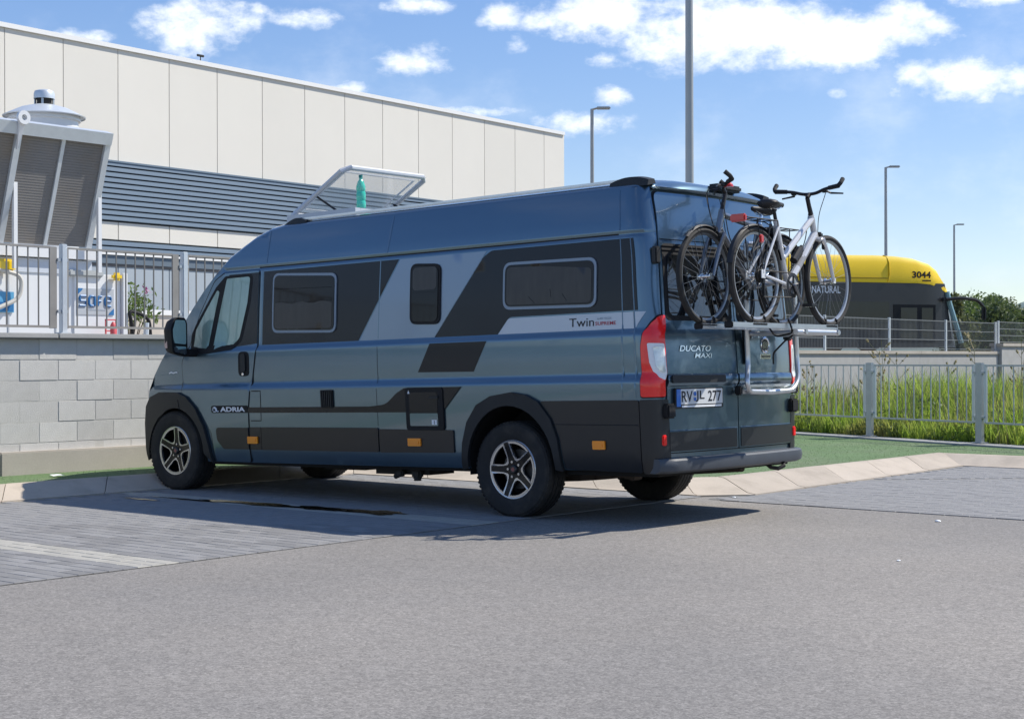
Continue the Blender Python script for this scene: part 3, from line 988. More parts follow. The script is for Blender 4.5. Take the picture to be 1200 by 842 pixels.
FC = [(2.62, 2.40), (2.80, 2.372), (2.97, 2.315), (3.12, 2.24), (3.27, 2.165), (3.45, 2.03), (3.62, 1.89), (3.87, 1.655), (4.11, 1.42), (4.28, 1.27), (4.40, 1.15), (4.48, 1.0), (4.55, .7), (4.56, .36)]
ra = arc(-.015, .38, .425, .465, 0, 180)
fa = arc(3.985, .44, .415, .405, 0, 180)
outline = [(-2.30, .45), (-2.30, 2.40), (-1.4, 2.40)] + FC + [(4.40, .36)] + fa + [(3.57, .36), (.41, .362)] + ra + [(-.44, .37), (-1.40, .375), (-1.45, .45)]
CREASE = (.985, .998, 1.008, 1.018, 1.030, 1.042, 1.052, 1.062, 1.075, 1.322, 1.336, 1.346, 1.356, 1.366, 1.376, 1.390, 2.030, 2.042, 2.050, 2.059, 2.068, 2.078, 2.090)
skin = MB(); patch(skin, SIDE, outline, h=.07, rows=CREASE); patch(skin, SIDER, outline, h=.07, rows=CREASE)
me = skin.mesh('body_skin', PAINT, smooth=40, fix=False)
body = link('body_skin', me, van)

# roof and nose
top = MB(); st = []
for i in range(9):
    s_ = S0 - CA + CA * i / 8
    E = SIDE(s_, 2.40); xe = SIDE(S0 - CA, 2.40).x
    d_ = (E.x - xe) / .16; h_ = .095 * math.sqrt(max(0, 1 - (1 - min(d_, 1)) ** 2))
    st.append((E, Vector((0, 0, 1)), h_, 3.2, 1.7, max(0, 1 - (E.x - xe) / CR)))
for i in range(1, 26):
    s_ = S0 + (2.62 - S0) * i / 25; E = SIDE(s_, 2.40); st.append((E, Vector((0, 0, 1)), .095, 3.2, 1.7, 0))
for i in range(1, len(FC)):
    a, b = FC[i - 1], FC[min(i + 1, len(FC) - 1)]
    U = Vector((-(b[1] - a[1]), 0, (b[0] - a[0]))).normalized()
    w_ = min(i / 6, 1)
    st.append((SIDE(*FC[i]), U, .095 + (.16 if i < 9 else .20) * w_, 3.2 - .9 * w_, 1.7 - .6 * w_, 0))
NK = 28
vs = []
for (E, U, h_, p_, q_, fb) in st:
    for j in range(NK + 1):
        k = math.sin((j / NK * 2 - 1) * PI / 2); sh = max(0, 1 - abs(k) ** p_) ** (1 / q_)
        P = Vector((E.x, E.y * k, E.z)) + U * h_ * sh
        P.x -= BOW * (1 - k * k) * fb
        vs.append(P)
fs = [(i * (NK + 1) + j, i * (NK + 1) + j + 1, (i + 1) * (NK + 1) + j + 1, (i + 1) * (NK + 1) + j) for i in range(len(st) - 1) for j in range(NK)]
top.add(vs, fs); top.build('roof', PAINT, van, smooth=50)


# windscreen, set into the nose
def NOSE(y, t_):
    i = min(int(t_), len(FC) - 2); f_ = t_ - i
    q = (FC[i][0] * (1 - f_) + FC[i + 1][0] * f_, FC[i][1] * (1 - f_) + FC[i + 1][1] * f_)
    E = SIDE(*q); a, b = FC[i], FC[i + 1]
    U = Vector((-(b[1] - a[1]), 0, (b[0] - a[0]))).normalized()
    return Vector((E.x, E.y * y, E.z)) + U * (.262 * (1 - abs(y) ** 2.3) ** .9)


mb = MB(); vs = []; fs = []
for i in range(9):
    for j in range(15): vs.append(NOSE(-.86 + 1.72 * j / 14, 3.3 + 4.6 * i / 8))
fs = [(i * 15 + j, i * 15 + j + 1, (i + 1) * 15 + j + 1, (i + 1) * 15 + j) for i in range(8) for j in range(14)]
mb.add(vs, fs); mb.build('windscreen', REARGLASS, van, smooth=60)

# dark underside
ub = MB()
ub.span((-1.28, -.90, .33), (-.46, .90, .46)); ub.span((.42, -.93, .335), (3.55, .93, .46)); ub.span((-.46, -.60, .40), (.42, .60, .62)); ub.span((3.55, -.58, .36), (4.42, .58, .80))
ub.span((4.40, -.80, .36), (4.52, .80, .62))
underbody = ub.build('underbody', CAVITY, van, smooth=0)
for sy in (1, -1):
    for (cx, cz, rx, rz) in ((-.015, .38, .435, .475), (3.985, .44, .425, .415)):
        mb = MB(); A_ = arc(cx, cz, rx, rz, -8, 188, 18); vs = []; fs = []
        for (x_, z_) in A_: vs += [(x_, sy * .985, z_), (x_, sy * .60, z_)]
        for i in range(len(A_) - 1): fs.append((2 * i, 2 * i + 1, 2 * i + 3, 2 * i + 2))
        mb.add(vs, fs); mb.add([(x_, sy * .60, z_) for x_, z_ in A_], [tuple(range(len(A_)))])
        mb.build('wheel_housing', CAVITY, van, smooth=40)
# what hangs below the sill
mb = MB(); mb.tube([(.0, -.86, .365), (.0, .86, .365)], .055, 10); mb.tube([(.0, -.12, .365), (0, .12, .365)], .11, 10)
mb.build('rear_axle', STEEL_DARK, van)
for sy in (.62, -.62):
    mb = MB()
    pts = [(-.85 + 1.55 * i / 10, sy, .30 - .05 * math.sin(PI * i / 10) + .03) for i in range(11)]
    for i in range(10):
        a, b = Vector(pts[i]), Vector(pts[i + 1]); c = (a + b) / 2; d = b - a
        mb.box(c, (d.length + .01, .07, .05), Matrix.Rotation(-math.atan2(d.z, d.x), 3, 'Y'))
    mb.box((-.83, sy, .37), (.06, .06, .16)); mb.tube([(-.88, sy - .05, .31), (-.88, sy + .05, .31)], .03, 8)
    mb.build('leaf_spring', RUSTY, van, smooth=0)
mb = MB(); mb.tube([(-1.20, -.35, .33), (-.6, -.38, .29), (.3, -.45, .30), (1.6, -.3, .31), (2.6, -.25, .32)], .035, 8); mb.tube([(.5, -.42, .29), (1.2, -.35, .29)], .095, 10)
mb.build('exhaust', RUSTY, van)
for a_, b_ in (((1.02, .50, .285), (1.62, .80, .34)), ((2.0, -.1, .29), (2.5, .55, .34))):
    mb = MB(); mb.span(a_, b_); mb.build('waste_tank', STEEL_DARK, van, smooth=0)
mb = MB(); mb.bbox((1.12, .83, .295), (.10, .06, .075), .015); mb.tube([(1.12, .83, .27), (1.12, .83, .24)], .03, 8); mb.build('drain_valve', STEEL_DARK, van)
mb = MB(); mb.bbox((1.30, .84, .30), (.08, .06, .055), .012); mb.tube([(1.30, .84, .29), (1.36, .84, .27)], .022, 8); mb.build('drain_valve', STEEL_DARK, van)
mb = MB(); mb.tube([(-1.30, -.50, .37), (-1.36, -.50, .325), (-1.41, -.53, .315), (-1.43, -.58, .335), (-1.40, -.62, .36)], .016, 8); mb.build('tow_hook', STEEL_DARK, van)


def vpart(name, mt, fn, outer, holes=(), off=.004, depth=.004, h=.08, parent=van, smooth=40, rows=()):
    mb = MB(); patch(mb, fn, outer, holes, off, depth, h, rows)
    return mb.build(name, mt, parent, smooth=smooth, fix=False)


def strip(name, mt, fn, pts, w, off, parent=van, closed=False):
    mb = MB(); pts = resample(pts, .05) if closed else [q for i in range(len(pts) - 1) for q in resample([pts[i], pts[i + 1]], .05)[:max(1, int(math.ceil(math.dist(pts[i], pts[i + 1]) / .05)))]] + [pts[-1]]
    n = len(pts); vs = []; fs = []
    for i, p in enumerate(pts):
        a = pts[i - 1] if (i or closed) else p; b = pts[(i + 1) % n] if (i < n - 1 or closed) else p
        d = Vector((b[0] - a[0], b[1] - a[1])); d.normalize(); nn = Vector((-d.y, d.x)) * w / 2
        nr = normal_of(fn, *p)
        vs += [fn(p[0] + nn.x, p[1] + nn.y) + nr * .001, fn(p[0], p[1]) + nr * off, fn(p[0] - nn.x, p[1] - nn.y) + nr * .001]
    for i in range(n if closed else n - 1):
        j = (i + 1) % n; fs += [(3 * i, 3 * i + 1, 3 * j + 1, 3 * j), (3 * i + 1, 3 * i + 2, 3 * j + 2, 3 * j + 1)]
    mb.add(vs, fs); return mb.build(name, mt, parent, smooth=60, fix=True)


# cab door
door_out = roundp([(2.848, 2.035), (2.858, 1.38), (2.93, .98), (2.958, .82), (2.965, .368), (3.43, .368), (3.47, .62), (3.60, .80), (3.80, .92), (3.885, .99), (3.90, 1.26), (3.80, 1.40), (3.655, 1.68), (3.45, 1.975), (3.32, 2.035)], [.04, 0, 0, 0, .03, .03, .05, .05, .05, .05, .1, .1, .1, .15, .08])
gap = roundp([(2.838, 2.047), (2.847, 1.38), (2.92, .98), (2.948, .82), (2.953, .364), (3.44, .364), (3.482, .62), (3.608, .81), (3.80, .932), (3.897, .99), (3.912, 1.265), (3.81, 1.41), (3.665, 1.69), (3.46, 1.985), (3.325, 2.047)], [.04, 0, 0, 0, .03, .03, .05, .05, .05, .05, .1, .1, .1, .15, .08])
vpart('door_seal', SEAM, SIDE, gap, off=.0015, depth=.001, rows=CREASE[:16])
door = vpart('cab_door', PAINT, SIDE, door_out, off=.006, depth=.006, rows=CREASE[:16])
vpart('pillar_vinyl', BAND, SIDE, [(2.853, 2.02), (2.862, 1.40), (3.25, 1.37), (3.25, 2.02)], off=.0085, depth=.002, parent=door)
vpart('window_seal', SEAM, SIDE, roundp([(2.925, 2.012), (2.955, 1.76), (3.06, 1.43), (3.19, 1.35), (3.5, 1.328), (3.775, 1.335), (3.775, 1.50), (3.715, 1.585), (3.43, 1.915), (3.30, 2.012)], [.05, .1, .1, .1, 0, .03, .1, .1, .1, .05]), off=.010, depth=.004, parent=door)
vpart('door_window', CABGLASS, SIDE, roundp([(3.276, 1.988), (2.962, 1.99), (2.992, 1.76), (3.093, 1.448), (3.211, 1.378), (3.455, 1.354)], [.02, .03, .1, .1, .1, .02]), off=.012, depth=.004, parent=door)
vpart('quarter_window', CABGLASS, SIDE, roundp([(3.739, 1.368), (3.700, 1.545), (3.405, 1.893), (3.375, 1.875), (3.525, 1.362)], [.03, .05, .02, .02, .02]), off=.012, depth=.004, parent=door)
hd = vpart('door_handle', SEAM, SIDE, rect(2.947, 1.118, 3.088, 1.333, .05), off=.009, depth=.006, parent=door)
vpart('grip', TRIM, SIDE, rect(2.985, 1.15, 3.045, 1.315, .03), off=.022, depth=.014, parent=hd)
mb = MB(); p = SIDE(3.02, 1.135); mb.lathe([(0, .004), (.012, .004), (.014, 0)], 14, 'y', p + Vector((0, .016, 0))); mb.build('lock', CHROME, hd)
vpart('rubbing_strip', CLAD, SIDE, roundp([(2.962, .478), (3.30, .478), (3.385, .555), (3.40, .668), (2.962, .668)], [0, .05, .05, .04, 0]), off=.014, depth=.009, parent=door)
# lower cladding strips, fuel flap, markers
vpart('rubbing_strip', CLAD, SIDE, rect(1.372, .476, 2.79, .672, .015), off=.012, depth=.012)
vpart('rubbing_strip', CLAD, SIDE, roundp([(.555, .482), (1.358, .474), (1.358, .662), (.555, .658)], .015), off=.012, depth=.012)
vpart('rubbing_strip', CLAD, SIDE, rect(2.80, .476, 2.945, .672, .01), off=.008, depth=.008)
strip('fuel_flap', SEAM, SIDE, [(2.905, .985), (2.788, .985), (2.795, .728), (2.93, .728)], .009, .0015)
for (x0, x1, z0, z1) in ((2.835, 2.965, .530, .592), (.897, 1.035, .530, .592), (-.905, -.795, .526, .588)):
    mk = vpart('side_marker', AMBER, SIDE, rect(x0, z0, x1, z1, .008), off=.024, depth=.012)
    vpart('lens_rib', AMBER, SIDE, rect(x0 + .02, z0 + .018, x1 - .02, z1 - .018, .004), off=.028, depth=.004, parent=mk)
# roof seam, vertical panel seams
for pts in ([(2.765, 2.10), (2.78, 2.385)], [(1.30, 2.085), (1.285, 2.39)], [(1.385, 1.39), (1.37, 2.04)], [(-1.06, 2.09), (-1.03, 2.39)], [(-1.065, .89), (-1.06, 2.04)], [(-1.178, .89), (-1.172, 2.03)], [(2.812, 1.39), (2.806, 2.035)]):
    strip('panel_seam', PAINT, SIDE, pts, .014, .005)
strip('panel_seam', SEAM, SIDE, [(1.375, .69), (1.38, 1.33)], .004, .0012)
strip('roof_gutter', SEAM, SIDE, [(2.86, 2.062), (2.0, 2.060), (1.0, 2.059), (0, 2.059), (-1.04, 2.06)], .011, .0012)

# graphics
vpart('dark_band', BAND, SIDE, [(2.798, 1.385), (2.792, 2.024), (1.165, 2.024), (1.615, 1.383)], off=.002, depth=.001)
vpart('pale_band', MID_BAND, SIDE, [(1.148, 2.022), (.235, 2.026), (.765, 1.383), (1.598, 1.383)], off=.002, depth=.001)  # paler grey-blue tone over the stretch between the dark bands
vpart('dark_band', BAND, SIDE, roundp([(.76, 1.383), (.262, 1.985), (.185, 2.027), (-1.205, 2.027), (-1.205, 1.512), (.0, 1.510), (.115, 1.383)], [0, .1, .1, 0, 0, .06, 0]), off=.002, depth=.001)
sd = vpart('silver_band', SILVER_DECAL, SIDE, roundp([(.108, 1.383), (.008, 1.500), (-1.165, 1.500), (-1.165, 1.383)], [0, .05, 0, 0]), off=.002, depth=.001)
vpart('silver_band', SILVER_DECAL, SIDE, [(-1.18, 1.386), (-1.18, 1.500), (-1.268, 1.500)], off=.002, depth=.001, h=.04)
vpart('dark_band', BAND, SIDE, [(.80, 1.335), (.93, 1.112), (.345, 1.106), (.21, 1.335)], off=.002, depth=.001)
vpart('dark_band', BAND, SIDE, roundp([(3.45, .845), (1.46, .845), (1.27, .862), (1.15, .95), (1.06, .99), (.455, .992), (.66, .797), (3.45, .797)], [.02, .2, .2, .2, .06, 0, .02, .02]), off=.0075, depth=.001)


def on_side(s_, z_, off):
    def fn(x, y):
        n = normal_of(SIDE, s_ - x, z_ + y); return SIDE(s_ - x, z_ + y) + n * off
    return fn


def on_rear(y_, z_, off):
    def fn(x, y):
        n = normal_of(REAR, y_ - x, z_ + y); return REAR(y_ - x, z_ + y) + n * off
    return fn


textmesh('Twin', on_side(-.575, 1.412, .0045), .225, .062, 'lettering', BLACK_PRINT, sd)
textmesh('SUPREME', on_side(-.812, 1.416, .0045), .19, .026, 'lettering', RED_PRINT, sd, bold=.01)
textmesh('640 SGX', on_side(-.830, 1.456, .0045), .13, .016, 'lettering', FRAME_GREY, sd)
vpart('name_plate', SEAM, SIDE, rect(2.955, .798, 3.45, .862, .02), off=.0088, depth=.002, parent=door)
textmesh('ADRIA', on_side(3.325, .808, .0105), .335, .042, 'lettering', WHITE_PRINT, door, bold=.035)
mb = MB()
for pts in ([(3.43, .818), (3.415, .845), (3.395, .848), (3.375, .835), (3.37, .815), (3.39, .808), (3.415, .81)], [(3.40, .845), (3.385, .825), (3.36, .809), (3.345, .812)]):
    mb.tube([SIDE(*q) + Vector((0, .011, 0)) for q in pts], .005, 6)
mb.build('emblem', WHITE_PRINT, door)
textmesh('NATURAL', on_side(4.17, 1.15, .006), .15, .020, 'fender_script', WHITE_PRINT, van, shear=.3) if False else None
strip('fender_script', WHITE_PRINT, SIDE, [(4.13, 1.162), (4.09, 1.172), (4.06, 1.162), (4.01, 1.170), (3.985, 1.165)], .012, .004)


# habitation windows
def hab_window(x0, x1, z0l, z0r, z1l, z1r, r, frame):
    o = [(x0, z0r), (x1, z0l), (x1, z1l), (x0, z1r)]
    out_ = roundp(o, r, 6)
    c = ((x0 + x1) / 2, (z0l + z1r) / 2)
    ins = roundp([(q[0] + math.copysign(.022, c[0] - q[0]), q[1] + math.copysign(.022, c[1] - q[1])) for q in o], r * .8, 6)
    fr = vpart('habitation_window', FRAME_GREY if frame else SEAM, SIDE, out_, off=.013, depth=.012, h=.06)
    vpart('pane', SMOKED, SIDE, ins, off=.018, depth=.006, h=.06, parent=fr)
    return fr


w1 = hab_window(1.872, 2.662, 1.484, 1.460, 2.000, 1.957, .07, True)
BLIND = mat('window_blind', (.034, .030, .027), .35, 0, .1, .05, var=.3, vscale=6, aniso=(3, 1, .6))
vpart('blind', BLIND, SIDE, roundp([(1.915, 1.50), (2.62, 1.52)] + [(2.62 - .705 * i / 10, 1.735 + .010 * math.sin(i * 1.7) - .012 * i / 10) for i in range(11)], [.04, .04] + [0] * 11), off=.0195, depth=.001, parent=w1, h=.06)
strip('blind_bar', SEAM, SIDE, [(1.92, 1.842), (2.62, 1.858)], .022, .021, parent=w1)
strip('blind_bar', SEAM, SIDE, [(1.92, 1.735), (2.25, 1.728), (2.62, 1.748)], .014, .021, parent=w1)
w2 = hab_window(.700, 1.026, 1.494, 1.484, 1.979, 1.960, .07, False)
vpart('blind', BLIND, SIDE, rect(.735, 1.76, .992, 1.94, .04), off=.0195, depth=.001, parent=w2, h=.06)
strip('blind_bar', SEAM, SIDE, [(.725, 1.74), (1.0, 1.745)], .012, .020, parent=w2)
w3 = hab_window(-.825, .055, 1.566, 1.548, 1.924, 1.911, .075, True)
vpart('blind', BLIND, SIDE, roundp([(-.785, 1.585), (.015, 1.60), (.015, 1.885), (-.35, 1.872), (-.785, 1.835)], .04), off=.0195, depth=.001, parent=w3, h=.06)
strip('catch', SEAM, SIDE, [(-.26, 1.60), (-.20, 1.655)], .035, .022, parent=w3)
strip('catch', SEAM, SIDE, [(-.56, 1.605), (-.52, 1.66)], .035, .022, parent=w3)
strip('catch', SEAM, SIDE, [(-.415, 1.64), (-.405, 1.70)], .02, .022, parent=w3)

# cassette flap
sf = vpart('service_flap', SEAM, SIDE, rect(.644, .655, 1.045, .992, .03), off=.016, depth=.014)
vpart('flap_panel', BAND, SIDE, rect(.70, .795, 1.0, .955, .012), off=.0185, depth=.004, parent=sf)
vpart('flap_panel', PAINT, SIDE, rect(.70, .69, 1.0, .790, .012), off=.0185, depth=.004, parent=sf)
vpart('latch', TRIM, SIDE, rect(.685, .905, .775, .925, .006), off=.026, depth=.008, parent=sf)
vpart('warning_triangle', WHITE_PRINT, SIDE, [(1.015, .945), (.99, .945), (1.0025, .972)], off=.020, depth=.001, parent=sf, h=.02)
vpart('data_label', WHITE_PRINT, SIDE, rect(.712, .70, .765, .738), off=.0205, depth=.001, parent=sf)
vpart('label_mark', BLACK_PRINT, SIDE, rect(.735, .705, .742, .733), off=.0212, depth=.0005, parent=sf)
# fridge vent
vt = vpart('side_vent', SEAM, SIDE, rect(1.879, .836, 2.025, .985, .01), off=.012, depth=.01)
for i in range(6):
    vpart('vent_rib', TRIM, SIDE, rect(1.892 + i * .022, .846, 1.902 + i * .022, .975), off=.020, depth=.01, parent=vt)

# wheel arch trims and the dark rear flank
rear_out = [(.478, .362), (.455, .56), (.40, .72), (.295, .852), (.15, .918), (-.05, .945), (-.19, .925), (-.31, .872), (-.42, .745), (-.475, .60), (-.505, .372)]
vpart('wheel_arch_trim', TRIM, SIDE, rear_out + list(reversed([(x, z) for x, z in ra]))[0:len(ra)], off=.028, depth=.03, h=.06)
front_out = [(4.555, .362), (4.545, .70), (4.505, .86), (4.42, .945), (4.24, .99), (3.93, .985), (3.80, .945), (3.67, .845), (3.56, .68), (3.495, .50), (3.465, .362)]
vpart('wheel_arch_trim', TRIM, SIDE, front_out + list(reversed(fa)), off=.030, depth=.03, h=.06)
front_out2 = [(3.90, .905), (3.90, 1.00), (3.97, 1.005), (4.20, .96), (4.40, .85), (4.46, .70), (4.30, .86), (4.1, .905)]
strip('panel_seam', SEAM, SIDE, [(3.92, .92), (3.90, .83)], .012, .034)
flank = vpart('side_cladding', CLAD, SIDE, roundp([(-.325, .868), (-.43, .745), (-.49, .60), (-.525, .38), (-1.208, .366), (-1.208, .876), (-.34, .876)], [0, 0, 0, .02, .02, .02, .02]), off=.010, depth=.009)
strip('panel_seam', TRIM, SIDE, [(-.44, .705), (-1.20, .70)], .016, .014, parent=flank)
vpart('corner_cladding', CLAD, SIDE, rect(-1.44, .36, -1.216, .878, .015), off=.014, depth=.012, h=.04)
vpart('corner_cladding', CLAD, SIDER, rect(-1.44, .36, -1.10, .878, .015), off=.014, depth=.012, h=.04)

# tail lamps
for fn, nm in ((SIDE, 'l'), (SIDER, 'r')):
    lo = roundp([(-1.222, .888), (-1.222, 1.25), (-1.24, 1.345), (-1.285, 1.42), (-1.35, 1.476), (-1.415, 1.484), (-1.415, .888)], [.02, .1, .1, .1, .08, .02, .02])
    sl_ = vpart('tail_lamp', SEAM, fn, [(q[0], q[1]) for q in lo], off=.006, depth=.006, h=.03)
    li = roundp([(-1.230, .897), (-1.230, 1.25), (-1.248, 1.34), (-1.292, 1.412), (-1.352, 1.466), (-1.408, 1.474), (-1.408, .897)], [.02, .1, .1, .1, .08, .02, .02])
    vpart('red_lens', RED_LENS, fn, li, off=.020, depth=.016, h=.03, parent=sl_)
    cl = roundp([(-1.272, 1.275), (-1.39, 1.270), (-1.404, 1.01), (-1.345, 1.03), (-1.30, 1.075), (-1.280, 1.14)], .012)
    vpart('reversing_lens', WHITE_PRINT, fn, cl, off=.0235, depth=.005, h=.03, parent=sl_)
    ci = roundp([(-1.305, 1.25), (-1.375, 1.247), (-1.382, 1.06), (-1.345, 1.075), (-1.318, 1.11)], .012)
    vpart('lens_core', CLEAR_LENS, fn, ci, off=.0265, depth=.004, h=.03, parent=sl_)

# rear doors
vpart('door_gap', SEAM, REAR, roundp([(-.867, .492), (.867, .492), (.870, 1.40), (.843, 1.95), (.800, 2.368), (-.800, 2.368), (-.843, 1.95), (-.870, 1.40)], .03), off=.0015, depth=.001)
for sy in (1, -1):
    def MR(y, z, sy=sy): return REAR(y * sy, z)
    lo = roundp([(.006, .500), (.862, .500), (.865, 1.40), (.838, 1.95), (.795, 2.36), (.006, 2.36)], [.01, .03, 0, .1, .06, .01])
    rd = vpart('rear_door', PAINT, MR, lo, off=.012, depth=.012)
    wo = roundp([(.035, 1.435), (.838, 1.435), (.815, 1.985), (.035, 1.985)], .05)
    rw = vpart('rear_window', SEAM, MR, wo, off=.016, depth=.006, parent=rd)
    vpart('pane', REARGLASS, MR, roundp([(.07, 1.47), (.80, 1.47), (.78, 1.905), (.07, 1.905)], .05), off=.0195, depth=.005, parent=rw)
    vpart('lower_panel', CLAD, MR, rect(.03, .508, .845, .645, .012), off=.0165, depth=.006, parent=rd)
    strip('door_crease', PAINT, MR, [(.02, .652), (.85, .652)], .016, .022, parent=rd)
    # pressed ledge across the door
    mb = MB(); vs = []; fs = []; ys_ = [.012 + .85 * i / 10 for i in range(11)]
    prof_ = [(1.055, .0125), (1.045, .024), (.995, .026), (.965, .013)]
    for yy in ys_:
        for zz, oo in prof_: vs.append(MR(yy, zz) + Vector((-oo, 0, 0)))
    for i in range(10):
        for j in range(3): fs.append((i * 4 + j, i * 4 + j + 1, (i + 1) * 4 + j + 1, (i + 1) * 4 + j))
    mb.add(vs, fs); mb.build('door_crease', PAINT, rd, smooth=50)
    # hinges and stop buffers
    for zz in (1.90,):
        mb = MB(); c = MR(.868, zz); mb.bbox((c.x - .012, c.y + sy * .015, zz), (.045, .06, .12 if zz > 1.8 else .02), .008); mb.build('hinge', TRIM, rd)
    mb = MB(); c = MR(.865, .795); mb.bbox((c.x - .02, c.y, .795), (.07, .10, .105), .012); mb.build('door_buffer', SEAM, van)
    c = MR(.905, .59); mb = MB(); mb.bbox((c.x - .008, c.y, .59), (.03, .045, .075), .006); mb.build('reflector', RED_LENS, van)
    if sy > 0: rdl = rd
    else: rdr = rd
for z_, w_ in ((2.015, .012), (1.965, .009), (1.935, .009)):  # shadow lines across the rear doors painted as dark strips
    strip('ledge_shadow_line', SEAM, REAR, [(-.80, z_), (.82, z_)], w_, .0235)
# brake lamp and roof lip above the doors
mb = MB(); vs = []; fs = []
for i in range(25):
    y_ = -.80 + 1.6 * i / 24; p = REAR(y_, 2.385)
    for dx, dz in ((.01, -.012), (-.030, -.008), (-.045, .012), (-.030, .045), (.03, .075)): vs.append((p.x + dx, y_, 2.385 + dz - .05 * (abs(y_) / .8) ** 4 * (dz > .02)))
for i in range(24):
    for j in range(4): fs.append((i * 5 + j, i * 5 + j + 1, (i + 1) * 5 + j + 1, (i + 1) * 5 + j))
mb.add(vs, fs); mb.build('roof_lip', PAINT, van, smooth=50)
mb = MB(); mb.bbox((-1.30, -.02, 2.44), (.10, .34, .05), .015); mb.build('brake_lamp_housing', TRIM, van)
# number plate
vpart('plate_recess', SEAM, REAR, rect(.17, 1.0, .845, 1.045, .01), off=.028, depth=.012, parent=rdl) if False else None
ph = vpart('plate_holder', TRIM, REAR, rect(.235, .808, .80, .955, .012), off=.034, depth=.022, parent=rdl)
vpart('number_plate', PLATE_WHITE, REAR, rect(.247, .838, .745, .946, .008), off=.037, depth=.003, parent=ph)
vpart('number_plate_band', PLATE_BLUE, REAR, rect(.745, .822, .79, .946, .006), off=.037, depth=.003, parent=ph)
vpart('dealer_strip', WHITE_PRINT, REAR, rect(.26, .816, .735, .830, .003), off=.0365, depth=.001, parent=ph)
for s_, y_, w_ in (('RV', .738, .125), ('JL', .578, .105), ('277', .430, .165)):
    textmesh(s_, on_rear(y_, .854, .0385), w_, .078, 'plate_text', BLACK_PRINT, ph, bold=.012)
mb = MB(); p = REAR(.59, .893); mb.lathe([(0, .002), (.016, .002), (.016, 0)], 12, 'x', p + Vector((-.041, 0, .018))); mb.lathe([(0, .002), (.014, .002), (.014, 0)], 12, 'x', p + Vector((-.041, 0, -.02))); mb.build('plate_seal', PLATE_BLUE, ph)
lb = vpart('lamp_bar', TRIM, REAR, rect(.20, .99, .83, 1.045, .015), off=.040, depth=.025, parent=rdl)
textmesh('DUCATO', on_rear(.715, 1.215, .0175), .37, .042, 'lettering', CHROME, rdl, bold=.012, shear=.25)
textmesh('MAXI', on_rear(.545, 1.168, .0175), .215, .034, 'lettering', CHROME, rdl, bold=.012, shear=.25)
mb = MB(); p = REAR(-.43, 1.265) + Vector((-.014, 0, 0))
mb.lathe([(.048, 0), (.062, 0), (.064, -.006), (.055, -.010), (.047, -.006)], 28, 'x', p, closed=True); eb = mb.build('maker_badge', CHROME, rdr)
mb = MB(); mb.lathe([(0, -.003), (.048, -.003), (.048, .002)], 24, 'x', p); mb.build('badge_field', CLAD, eb)
for k in range(4):
    mb = MB(); mb.box(p + Vector((-.006, .027 - k * .018, 0)), (.004, .006, .05)); mb.build('badge_bar', CHROME, eb)
mb = MB(); q = REAR(-.43, 1.178); mb.bbox(q + Vector((-.016, 0, 0)), (.008, .155, .038), .003); bs = mb.build('script_badge', CHROME, rdr)
mb = MB(); mb.box(q + Vector((-.0205, 0, 0)), (.002, .13, .012)); mb.build('badge_slot', CLAD, bs)
mb = MB(); c = REAR(-.10, 1.22); mb.bbox(c + Vector((-.03, -.02, 0)), (.035, .045, .20), .01); mb.build('door_handle', SEAM, rdr)

# bumper step
mb = MB(); vs = []; fs = []
BP = [(.03, .365), (-.045, .355), (-.085, .372), (-.095, .405), (-.09, .445), (-.075, .458), (.03, .462)]
cols_ = 31
for i in range(cols_):
    y_ = -.975 + 1.95 * i / (cols_ - 1); e_ = max(0, abs(y_) - .86) / .115
    x_ = S0 - CR - BOW * (1 - (y_ / .9) ** 2 if abs(y_) < .9 else 0) + .075 * e_ ** 2
    for dx, zz in BP: vs.append((x_ + dx, y_, zz))
nB = len(BP)
for i in range(cols_ - 1):
    for j in range(nB): fs.append((i * nB + j, i * nB + (j + 1) % nB, (i + 1) * nB + (j + 1) % nB, (i + 1) * nB + j))
fs += [tuple(range(nB)), tuple(range((cols_ - 1) * nB, cols_ * nB))]
mb.add(vs, fs); mb.build('bumper_step', BUMPER, van, smooth=35)

# door mirror
mr_ = MB(); vs = []
ring = roundp([(1.095, 1.300), (1.30, 1.335), (1.325, 1.55), (1.27, 1.655), (1.12, 1.655), (1.095, 1.60)], [.05, .05, .05, .07, .05, .03])
cy_, cz_ = 1.21, 1.48
for k, (x_, sc) in enumerate(((3.655, 1.0), (3.70, 1.0), (3.77, .88), (3.81, .55))):
    for (y_, z_) in ring: vs.append((x_ - (y_ - 1.2) * .25, cy_ + (y_ - cy_) * sc, cz_ + (z_ - cz_) * sc))
nR = len(ring); fs = [(k * nR + i, k * nR + (i + 1) % nR, (k + 1) * nR + (i + 1) % nR, (k + 1) * nR + i) for k in range(3) for i in range(nR)] + [tuple(range(nR)), tuple(range(3 * nR, 4 * nR))]
mr_.add(vs, fs); mr_.bbox((3.70, 1.04, 1.34), (.10, .16, .07), .015)
mirror = mr_.build('door_mirror', SEAM, van, smooth=40)
for nm, lp in (('mirror_glass', roundp([(1.118, 1.415), (1.292, 1.425), (1.300, 1.54), (1.26, 1.632), (1.13, 1.632), (1.118, 1.59)], .025)), ('wide_angle_glass', roundp([(1.118, 1.322), (1.275, 1.348), (1.286, 1.398), (1.118, 1.395)], .018))):
    mb = MB(); mb.prism(lp, lambda y, z, h: (3.6535 - (y - 1.2) * .25 - h, y, z), .004); mb.build(nm, MIRROR, mirror)
mb = MB(); mb.prism(roundp([(.0, 1.38), (.05, 1.385), (.055, 1.50), (.005, 1.50)], .01), lambda a, z, h: (3.70 + a, 1.300 - a * .25 + h - .012, z), .02); mb.build('indicator', mat('indicator_lens', (.72, .50, .42), .2, 0, .6), mirror)

